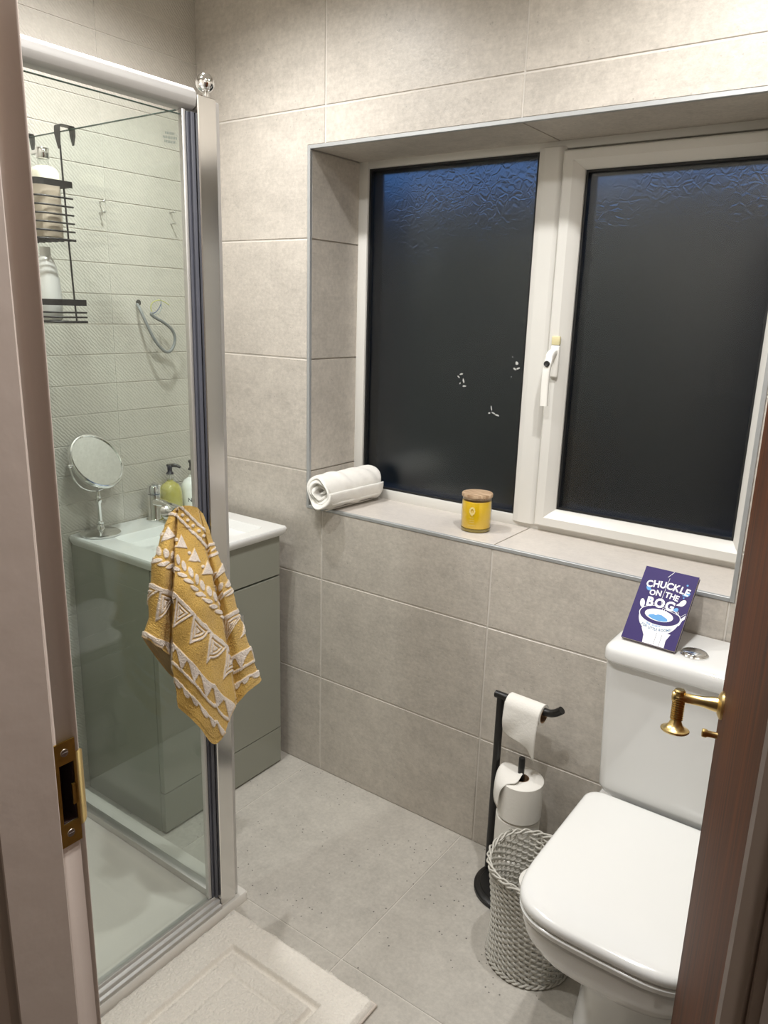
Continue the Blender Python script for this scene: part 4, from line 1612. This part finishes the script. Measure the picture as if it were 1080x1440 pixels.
    for k in range(-4, 9):
        cx = 226 + k * 90
        cy = ty(574, cx)
        dx, dy = local(cx, cy)
        base = [(0, 0), (-18, 172), (94, 96)]
        g = (25, 89)
        for s, w in ((1, 5.5), (.60, 5), (.24, 5)):
            pts = orient([(g[0] + (p[0] - g[0]) * s, g[1] + (p[1] - g[1]) * s) for p in base])
            add(stroke(tri(dx, dy, pts) + 6, w) * (q > 572))
    add(stroke(q - 857, 12))
    add(stroke(q - 951 - wob * .4, 10))
    f = (q - 860) / 86
    tw = np.abs(((X / 64.0) % 1.0) * 2 - 1)
    add(np.clip((tw * 1.15 - .05 - f) * 16, 0, 1) * ((q > 857) & (q < 946)))
    add(stroke(q - 1034 - wob * .5, 9))
    for k in range(-6, 14):
        cx = 235 + k * 46
        rr = np.hypot((X - cx) * .95, (q - 1040) * .62)
        add(np.clip((19 - rr) / 4, 0, 1) * (q > 1034))
    Wt = np.where(back, 0, Wt)
    # relief: the white motifs stand proud, plus a soft nap and small creases
    dV = np.zeros_like(V)
    du = np.roll(V, -1, 1) - np.roll(V, 1, 1)
    dv = np.gradient(V, axis=0)
    nrm = np.cross(du, dv)
    nrm /= np.linalg.norm(nrm, axis=2, keepdims=True) + 1e-12
    if (nrm[:, 110:150, 0].mean()) < 0:
        nrm = -nrm
    rng = np.random.default_rng(5)
    nap = rng.normal(0, 1, X.shape)
    crease = np.sin(Y * .03 + np.sin(X * .02) * 2) * .0012 + np.sin(X * .05 + Y * .011) * .0010
    hem = ((rows[:, None] > .975) * 1.0)
    Hh = Wt * .0026 + nap * .00055 + crease * (rows[:, None] > .1) - hem * .001
    V = V + nrm * Hh[..., None]
    me = grid_mesh('yellow_towel', V, closed_u=True)
    col = np.zeros((NR, V.shape[1], 4), np.float32)
    yel, whi, ins = np.array(C(216, 178, 96)), np.array(C(234, 222, 210)), np.array(C(226, 204, 158))
    t3 = Wt[..., None]
    tone = 1 + rng.normal(0, .05, X.shape)[..., None]
    col[:] = (yel * (1 - t3) + whi * t3)
    col[back] = ins
    he = (rows > .985)
    col[he] = col[he] * .5 + np.array(C(226, 186, 104)) * .5
    col[..., :3] *= tone
    ca = me.color_attributes.new('pile', 'FLOAT_COLOR', 'POINT')
    ca.data.foreach_set('color', col.reshape(-1))
    # close the top over the knob
    bm = bmesh.new()
    bm.from_mesh(me)
    bm.verts.ensure_lookup_table()
    n = V.shape[1]
    topv = [bm.verts[i] for i in range(n)]
    cen = bm.verts.new(V[0].mean(0) + np.array([0.002, 0, .006]))
    lay = bm.verts.layers.float_color['pile']
    cen[lay] = yel
    for i in range(n):
        bm.faces.new((topv[(i + 1) % n], topv[i], cen))
    bmesh.ops.recalc_face_normals(bm, faces=bm.faces[:])
    bm.to_mesh(me)
    bm.free()
    mm, nt, b_ = mat('terry_two_colour')
    at_ = nt.nodes.new('ShaderNodeAttribute')
    at_.attribute_name = 'pile'
    nt.links.new(at_.outputs['Color'], b_.inputs['Base Color'])
    b_.inputs['Roughness'].default_value = .95
    b_.inputs['Sheen Weight'].default_value = .2
    n2 = nt.nodes.new('ShaderNodeTexNoise')
    n2.inputs['Scale'].default_value = 500
    g_ = nt.nodes.new('ShaderNodeNewGeometry')
    nt.links.new(g_.outputs['Position'], n2.inputs['Vector'])
    bp = nt.nodes.new('ShaderNodeBump')
    bp.inputs['Strength'].default_value = .6
    bp.inputs['Distance'].default_value = .002
    nt.links.new(n2.outputs['Fac'], bp.inputs['Height'])
    nt.links.new(bp.outputs[0], b_.inputs['Normal'])
    o = link('hanging_towel', me, mm, None, 180)
    tag(o, 'mustard yellow towel with raised white motifs hanging on the shower door', 'towel')


towel()

# ------------------------------------------------------------------ window sill: rolled towel and candle
def rolled_towel():
    a = Vector((0.543, -0.046, OZ0 + .062))
    b_ = Vector((0.560, 0.200, OZ0 + .062))
    ax = (b_ - a).normalized()
    u = Vector((0, 0, 1)).cross(ax).normalized()
    if u.x < 0:
        u = -u
    v = Vector((0, 0, 1))
    turns = 3.1
    n = 300
    NL = 60
    th = .0150
    r0 = .012
    root = thing('rolled_towel', 'rolled white towel lying on the left end of the window sill', 'towel', (0.55, .08, OZ0))
    V = np.zeros((NL, 2 * n, 3))
    rng = random.Random(2)
    for j in range(NL):
        s = j / (NL - 1)
        L_ = (b_ - a).length
        for i in range(n):
            t = i / (n - 1)
            ang = -.55 + t * turns * 2 * PI + .0
            rc = r0 + (.0612 - r0 - th * .5) * (t ** .92)
            hh = th * .47
            if i > n - 14:
                hh *= math.sqrt(max(0.02, 1 - ((i - (n - 14)) / 14) ** 2))
            if i < 8:
                hh *= math.sqrt(max(.03, 1 - ((8 - i) / 8) ** 2))
            # rounded ends of the cloth, inner turns slightly sunk
            endr = 1.0
            dist = min(s, 1 - s) * L_
            if dist < .008:
                endr = math.sqrt(max(.0, 1 - ((.008 - dist) / .008) ** 2))
            tele = .010 * (t - .6) * (-1) + .006 * math.sin(ang * 1.3) + .004 * math.sin(ang * 3.1 + 1)
            wob = .0016 * math.sin(s * 17 + ang * 2.0) + .0012 * math.sin(s * 31 + ang * 3)
            for side_, k in ((1, i), (-1, 2 * n - 1 - i)):
                r = rc + side_ * hh * endr + wob
                p = a + ax * (s * L_ + (tele if s < .5 else -tele * .5)) + u * (r * math.cos(ang)) + v * (r * math.sin(ang) * (.99 if math.sin(ang) > 0 else .985))
                V[j, k] = p
    # woven border bands pressed into the outer turn
    V[..., 2] = np.maximum(V[..., 2], np.where(V[..., 1] > .004, OZ0 + .0008, OZ0 - .004))
    V[..., 0] = np.maximum(V[..., 0], np.where(V[..., 1] > .0, OX0 + .001, OX0 - .02))
    V[..., 1] = np.minimum(V[..., 1], OD - .003)
    me = grid_mesh('terry_roll', V, closed_u=True)
    bm = bmesh.new()
    bm.from_mesh(me)
    bm.verts.ensure_lookup_table()
    m2 = 2 * n
    for j0 in (0, NL - 1):
        for i in range(n - 1):
            q = [bm.verts[j0 * m2 + i], bm.verts[j0 * m2 + i + 1], bm.verts[j0 * m2 + m2 - 2 - i], bm.verts[j0 * m2 + m2 - 1 - i]]
            try:
                bm.faces.new(q)
            except ValueError:
                pass
    bmesh.ops.recalc_face_normals(bm, faces=bm.faces[:])
    bm.to_mesh(me)
    bm.free()
    link('terry_roll', me, 'white_towel', root, 180)
    # flat woven stripes
    for t0 in (.60, 1.25):
        Vs = np.zeros((40, 7, 3))
        for j in range(40):
            s = .04 + .92 * j / 39
            for i in range(7):
                ang = -.55 + turns * 2 * PI - t0 - .16 * (i / 6)
                rr = .0612 - .0005 + (.0016 if 0 < i < 6 else -.002)
                Vs[j, i] = a + ax * (s * .241) + u * (rr * math.cos(ang)) + v * (rr * math.sin(ang))
        me = grid_mesh('woven_stripe', Vs)
        bm = bmesh.new()
        bm.from_mesh(me)
        bmesh.ops.recalc_face_normals(bm, faces=bm.faces[:])
        bm.to_mesh(me)
        bm.free()
        link('woven_stripe', me, 'white_towel', root, 180)


rolled_towel()

cc = Vector((1.008, 0.106, OZ0))
can = thing('scented_candle', 'yellow candle jar with a wooden lid on the window sill', 'candle', cc)
lathe('glass_base', [(0, .0003), (.039, .0003), (.042, .003), (.0425, .010), (.0, .0105)], cc, 'candle_base', can, (0, 0, 1), 48)
lathe('wax', [(0, .011), (.0405, .011), (.0415, .013), (.0415, .086), (.0400, .088), (0, .088)], cc, 'candle_wax', can, (0, 0, 1), 48)
lathe('jar', [(.0425, .006), (.0432, .009), (.0432, .098), (.0424, .0995), (.0418, .098), (.0418, .012)], cc, 'candle_glass', can, (0, 0, 1), 48, 40, False, False)
lathe('lid', [(0, .094), (.0405, .094), (.0405, .0998), (.0438, .1), (.0440, .102), (.0440, .107), (.0430, .109), (0, .1092)], cc, 'lid_wood', can, (0, 0, 1), 48)
bm = bmesh.new()
ac = math.atan2(CAM[1] - cc.y, CAM[0] - cc.x) - .28


def on_jar(u, z, r=.04345):
    a = ac + u / r
    return Vector((cc.x + r * math.cos(a), cc.y + r * math.sin(a), cc.z + z))


def jar_tri(pts):
    vs = [bm.verts.new(on_jar(*p)) for p in pts]
    bm.faces.new(vs)


for k in range(9):          # little sprig emblem
    an = 2 * PI * k / 9
    cxp, czp = .0065 * math.cos(an), .064 + .009 * math.sin(an)
    jar_tri([(cxp + .003 * math.cos(an + q), czp + .0036 * math.sin(an + q)) for q in (0, 1.3, 2.6, 3.9, 5.2)])
jar_tri([(-.002, .050), (.002, .050), (.001, .066), (-.001, .066)])
for z, w in ((.044, .011), (.036, .016), (.031, .014), (.022, .020)):
    jar_tri([(-w * .5, z), (w * .5, z), (w * .5, z + .0012), (-w * .5, z + .0012)])
bmesh.ops.recalc_face_normals(bm, faces=bm.faces[:])
done(bm, 'printed_emblem', 'label_print', can)

# ------------------------------------------------------------------ bath mat
def bath_mat():
    x0, x1, y0, y1 = 0.767, 1.228, -1.330, -0.628
    nx, ny = 300, 440
    X, Y = np.meshgrid(np.linspace(x0, x1, nx), np.linspace(y0, y1, ny))
    d = np.minimum(np.minimum(X - x0, x1 - X), np.minimum(Y - y0, y1 - Y))
    rng = np.random.default_rng(1)

    def sm(a, b_, t):
        t = np.clip((t - a) / (b_ - a), 0, 1)
        return t * t * (3 - 2 * t)
    z = .021 * np.sqrt(np.clip(d / .012, 0, 1)) + .003 * sm(0, .05, d)
    z -= .016 * (sm(.088, .096, d) - sm(.102, .112, d)) * .8          # stitched groove
    z -= .007 * sm(.11, .15, d)
    z -= .004 * (sm(.142, .150, d) - sm(.152, .160, d))
    tuft = rng.normal(0, 1, X.shape)
    tuft = (tuft + np.roll(tuft, 1, 0) + np.roll(tuft, 1, 1) + np.roll(tuft, -1, 0) + np.roll(tuft, -1, 1)) / 2.3
    z = z + tuft * .0007 * np.clip(d / .01, 0, 1)
    edge = .0025 * np.sin(Y * 60) + .002 * np.sin(Y * 131 + 1) + .0015 * rng.normal(0, 1, ny)[:, None] * .4
    Xw = X + np.where(X - x0 < .01, edge * .6, 0)
    Yw = Y + np.where(y1 - Y < .008, .002 * np.sin(X * 70) + .0012 * rng.normal(0, 1, nx)[None, :], 0)
    V = np.stack([Xw, Yw, np.maximum(z, .0008)], -1)
    me = grid_mesh('bath_mat', V)
    root = thing('bath_mat', 'cream plush bath mat on the floor in front of the shower', 'bath mat', ((x0 + x1) / 2, (y0 + y1) / 2, 0))
    link('pile', me, 'mat', root, 180)
    bm = bmesh.new()
    tube_bm(bm, [(x0 + .002, y0 + .002, .005), (x1 - .002, y0 + .002, .005), (x1 - .002, y1 - .002, .005), (x0 + .002, y1 - .002, .005)], .0042, 8, True)
    done(bm, 'bound_edge', 'mat_hem', root)


bath_mat()

# ------------------------------------------------------------------ toilet roll stand
pole = Vector((1.2075, -.078, 0))
bcen = Vector((1.300, -.112, 0))
stand = thing('toilet_roll_stand', 'black toilet roll stand with pole, arm and spare spindle', 'toilet roll stand', bcen)
lathe('base', [(0, 0), (.094, 0), (.098, .002), (.098, .010), (.094, .014), (.082, .0155), (.080, .018), (.030, .019), (0, .019)], bcen, 'black', stand, (0, 0, 1), 56)
PTZ = .548
pb = Vector((1.2185, -.085, 0))
lathe('pole', [(.0105, .012), (.0105, PTZ)], pb, 'black', stand, (0, 0, 1), 24)
ad = Vector((1, -.06, 0)).normalized()
arm = [pb + Vector((0, 0, PTZ + .002)) - ad * .016, pb + Vector((0, 0, PTZ + .002)) + ad * .05, pb + Vector((0, 0, PTZ + .002)) + ad * .10, pb + Vector((0, 0, PTZ + .003)) + ad * .138, pb + Vector((0, 0, PTZ + .009)) + ad * .156, pb + Vector((0, 0, PTZ + .020)) + ad * .170, pb + Vector((0, 0, PTZ + .024)) + ad * .174]
tube('arm', spline(arm, 5), .0100, 'black', stand, 18)
spx = Vector((1.2985, -.098, 0))
lathe('spindle', [(.0085, .012), (.0085, .396), (.0078, .402), (0, .404)], spx, 'black', stand, (0, 0, 1), 22)


def roll(name, label, base, axis, r, h, group=None, core=.020):
    t = thing(name, label, 'toilet roll', base, group)
    lathe('paper', [(core, 0.0006), (r - .003, 0.0006), (r, .003), (r, h - .003), (r - .003, h - .0006), (core, h - .0006), (core, .0006)], base, 'paper', t, axis, 56, 40, False, False)
    lathe('card_core', [(core - .0004, .0002), (core - .0004, h - .0002), (core - .0016, h - .0002), (core - .0016, .0002), (core - .0004, .0002)], base, 'card', t, axis, 32, 40, False, False)
    return t


r1 = roll('toilet_roll', 'middle spare toilet roll on the spindle, half behind the basket rim', spx + Vector((.001, 0, .131)), (0, 0, 1), .0585, .104, 'spare toilet rolls on the stand')
r0_ = roll('toilet_roll', 'bottom spare toilet roll on the spindle, resting on the stand base', spx + Vector((.001, 0, .0195)), (0, 0, 1), .0585, .104, 'spare toilet rolls on the stand')
r2 = roll('toilet_roll', 'top spare toilet roll with a loose flap on the black stand', spx + Vector((.004, -.002, .238)), (0, 0, 1), .0585, .107, 'spare toilet rolls on the stand')
# loose flap folded over the top of the upper roll
RC = spx + Vector((.004, -.002, 0))
toprim = .238 + .107


def flap():
    """sheet lifted off the rim, lying over the top and drooping down the left side"""
    rows = []
    n = 14
    e1, e2 = Vector((.81, .586, 0)), Vector((-.586, .81, 0))
    ctrl = [
        [(-.002, .044, .004), (-.004, .024, .006), (-.003, .004, .012), (-.001, -.014, .020)],
        [(-.024, .054, .008), (-.026, .024, .010), (-.024, -.010, .010), (-.020, -.034, .006)],
        [(-.046, .044, .012), (-.050, .020, .011), (-.050, -.008, .006), (-.044, -.034, .000)],
        [(-.061, .028, -.004), (-.066, .010, -.008), (-.067, -.012, -.016), (-.060, -.032, -.022)],
        [(-.064, .020, -.034), (-.070, .006, -.046), (-.070, -.012, -.062), (-.063, -.028, -.074)]]
    lines = [spline([RC + e1 * a + e2 * b_ + Vector((0, 0, toprim + c)) for a, b_, c in row], 5) for row in ctrl]
    cols = []
    for i in range(len(lines[0])):
        cols.append(spline([l[i] for l in lines], 5))
    A = np.array([[list(p) for p in c] for c in cols])
    me = grid_mesh('loose_flap', A)
    o = link('loose_flap', me, 'paper', r2, 180)
    so = o.modifiers.new('thickness', 'SOLIDIFY')
    so.thickness = .0012
    so.offset = 1


flap()
# the roll in use on the arm: nearly finished, sheet hanging in front
ru0 = pb + Vector((0, 0, PTZ - .0095)) + ad * .026
ru = thing('toilet_roll', 'nearly finished toilet roll hanging on the black arm', 'toilet roll', ru0)
lathe('paper', [(.0200, 0), (.0262, 0), (.0262, .101), (.0200, .101), (.0200, 0)], ru0, 'paper', ru, ad, 48, 40, False, False)
lathe('card_core', [(.0198, -.0008), (.0198, .1018), (.0186, .1018), (.0186, -.0008), (.0198, -.0008)], ru0, 'card', ru, ad, 40, 40, False, False)
nr, nc = 34, 24
A = np.zeros((nr, nc, 3))
sidev = Vector((ad.y, -ad.x, 0))       # towards the camera
for i in range(nr):
    for j in range(nc):
        s = j / (nc - 1)
        t = i / (nr - 1)
        if t < .35:
            an = PI * .95 * (1 - t / .35) + .0
            rr = .0275
            loc = sidev * (rr * math.cos(an)) + Vector((0, 0, rr * math.sin(an)))
        else:
            d = (t - .35) / .65
            Ln = .070 + .030 * s + .004 * math.sin(s * 8)
            if s > .80:
                Ln += .022 * (s - .80) / .20
            loc = sidev * (.0275 + .004 * math.sin(d * 3) + .003 * math.sin(s * 7 + d * 4) * d) + Vector((0, 0, -d * Ln))
        A[i, j] = ru0 + ad * (.0005 + .100 * s - .006 * (t > .35) * ((t - .35) / .65) * (s - .2)) + loc
me = grid_mesh('hanging_sheet', A)
o = link('hanging_sheet', me, 'paper', ru, 180)
so = o.modifiers.new('thickness', 'SOLIDIFY')
so.thickness = .0012

# ------------------------------------------------------------------ wicker basket
def wicker():
    cx, cy = 1.437, -.285
    Hb = .268
    root = thing('wicker_basket', 'grey painted round wicker basket between the stand and toilet', 'basket', (cx, cy, 0))

    def rad(z):
        t = z / Hb
        return .0965 + .003 * math.sin(t * PI * 1.6 + 2.6) + .011 * t ** 3
    NS = 42
    rows = 33
    bmw = bmesh.new()
    npt = NS * 6
    prof = 5
    for r_ in range(rows):
        z = .010 + (Hb - .024) * r_ / (rows - 1)
        R = rad(z)
        ph = (r_ % 2) * PI + (r_ // 2) * .35
        prev = None
        rings = []
        for i in range(npt):
            a = 2 * PI * i / npt
            w = math.sin(a * NS / 2 + ph)
            rr = R + .0027 * w
            zz_ = z + .0022 * math.sin(a * NS / 2 + ph + .9) + .002 * math.sin(a * 2 + r_ * .2)
            p = Vector((cx + rr * math.cos(a), cy + rr * math.sin(a), zz_))
            ring = []
            for k in range(prof):
                b_ = 2 * PI * k / prof
                ring.append(p + Vector((math.cos(a), math.sin(a), 0)) * (.0024 * math.cos(b_)) + Vector((0, 0, .0040 * math.sin(b_))))
            rings.append(ring)
        vr = [[bmw.verts.new(q) for q in ring] for ring in rings]
        for i in range(npt):
            A_, B_ = vr[i], vr[(i + 1) % npt]
            for k in range(prof):
                k2 = (k + 1) % prof
                bmw.faces.new((A_[k], B_[k], B_[k2], A_[k2]))
    o = done(bmw, 'woven_strands', 'wicker', root, 180)
    o['kind'] = 'stuff'
    bms = bmesh.new()
    for s in range(NS):
        a = 2 * PI * (s + .5) / NS
        tube_bm(bms, [(cx + (rad(z)) * math.cos(a), cy + rad(z) * math.sin(a), z) for z in np.linspace(.004, Hb - .004, 9)], .0022, 6)
    o = done(bms, 'upright_canes', 'wicker', root, 60)
    o['kind'] = 'stuff'
    for k in range(3):      # plaited rim
        pts = []
        n = 240
        for i in range(n):
            a = 2 * PI * i / n
            th = a * 9 + k * 2 * PI / 3
            rr = rad(Hb) + .001 + .0046 * math.cos(th)
            pts.append((cx + rr * math.cos(a), cy + rr * math.sin(a), Hb + .0042 * math.sin(th) + .003 * math.sin(a * 3) + .0015 * math.sin(a * 23 + k)))
        tube('rim_cane', pts, .0024, 'wicker', root, 8, True)
    for k in range(2):      # plaited foot
        pts = []
        n = 200
        for i in range(n):
            a = 2 * PI * i / n
            th = a * 20 + k * PI
            rr = rad(0) + .002 + .003 * math.cos(th)
            pts.append((cx + rr * math.cos(a), cy + rr * math.sin(a), .0062 + .003 * math.sin(th)))
        tube('foot_cane', pts, .0029, 'wicker', root, 8, True)
    # loose cane tips at the rim
    rr = random.Random(4)
    for k in range(9):
        a = rr.uniform(0, 2 * PI)
        p = Vector((cx + (rad(Hb) + .003) * math.cos(a), cy + (rad(Hb) + .003) * math.sin(a), Hb + .004))
        tube('cane_tip', [p, p + Vector((-math.sin(a) * .008, math.cos(a) * .008, .005)), p + Vector((-math.sin(a) * .014, math.cos(a) * .014, .011))], [.0024, .0020, .0012], 'wicker', root, 6)
    lathe('basket_floor', [(0, .004), (.098, .004), (.098, .009), (0, .009)], (cx, cy, 0), 'wicker', root, (0, 0, 1), 40)
    rb = Vector((cx + .012, cy + .012, .0095))
    roll('toilet_roll', 'lower toilet roll standing on the floor of the wicker basket', rb, (0, 0, 1), .056, .104)
    roll('toilet_roll', 'upper toilet roll peeping out inside the wicker basket', rb + Vector((.004, 0, .1045)), (0, 0, 1), .056, .100)


wicker()
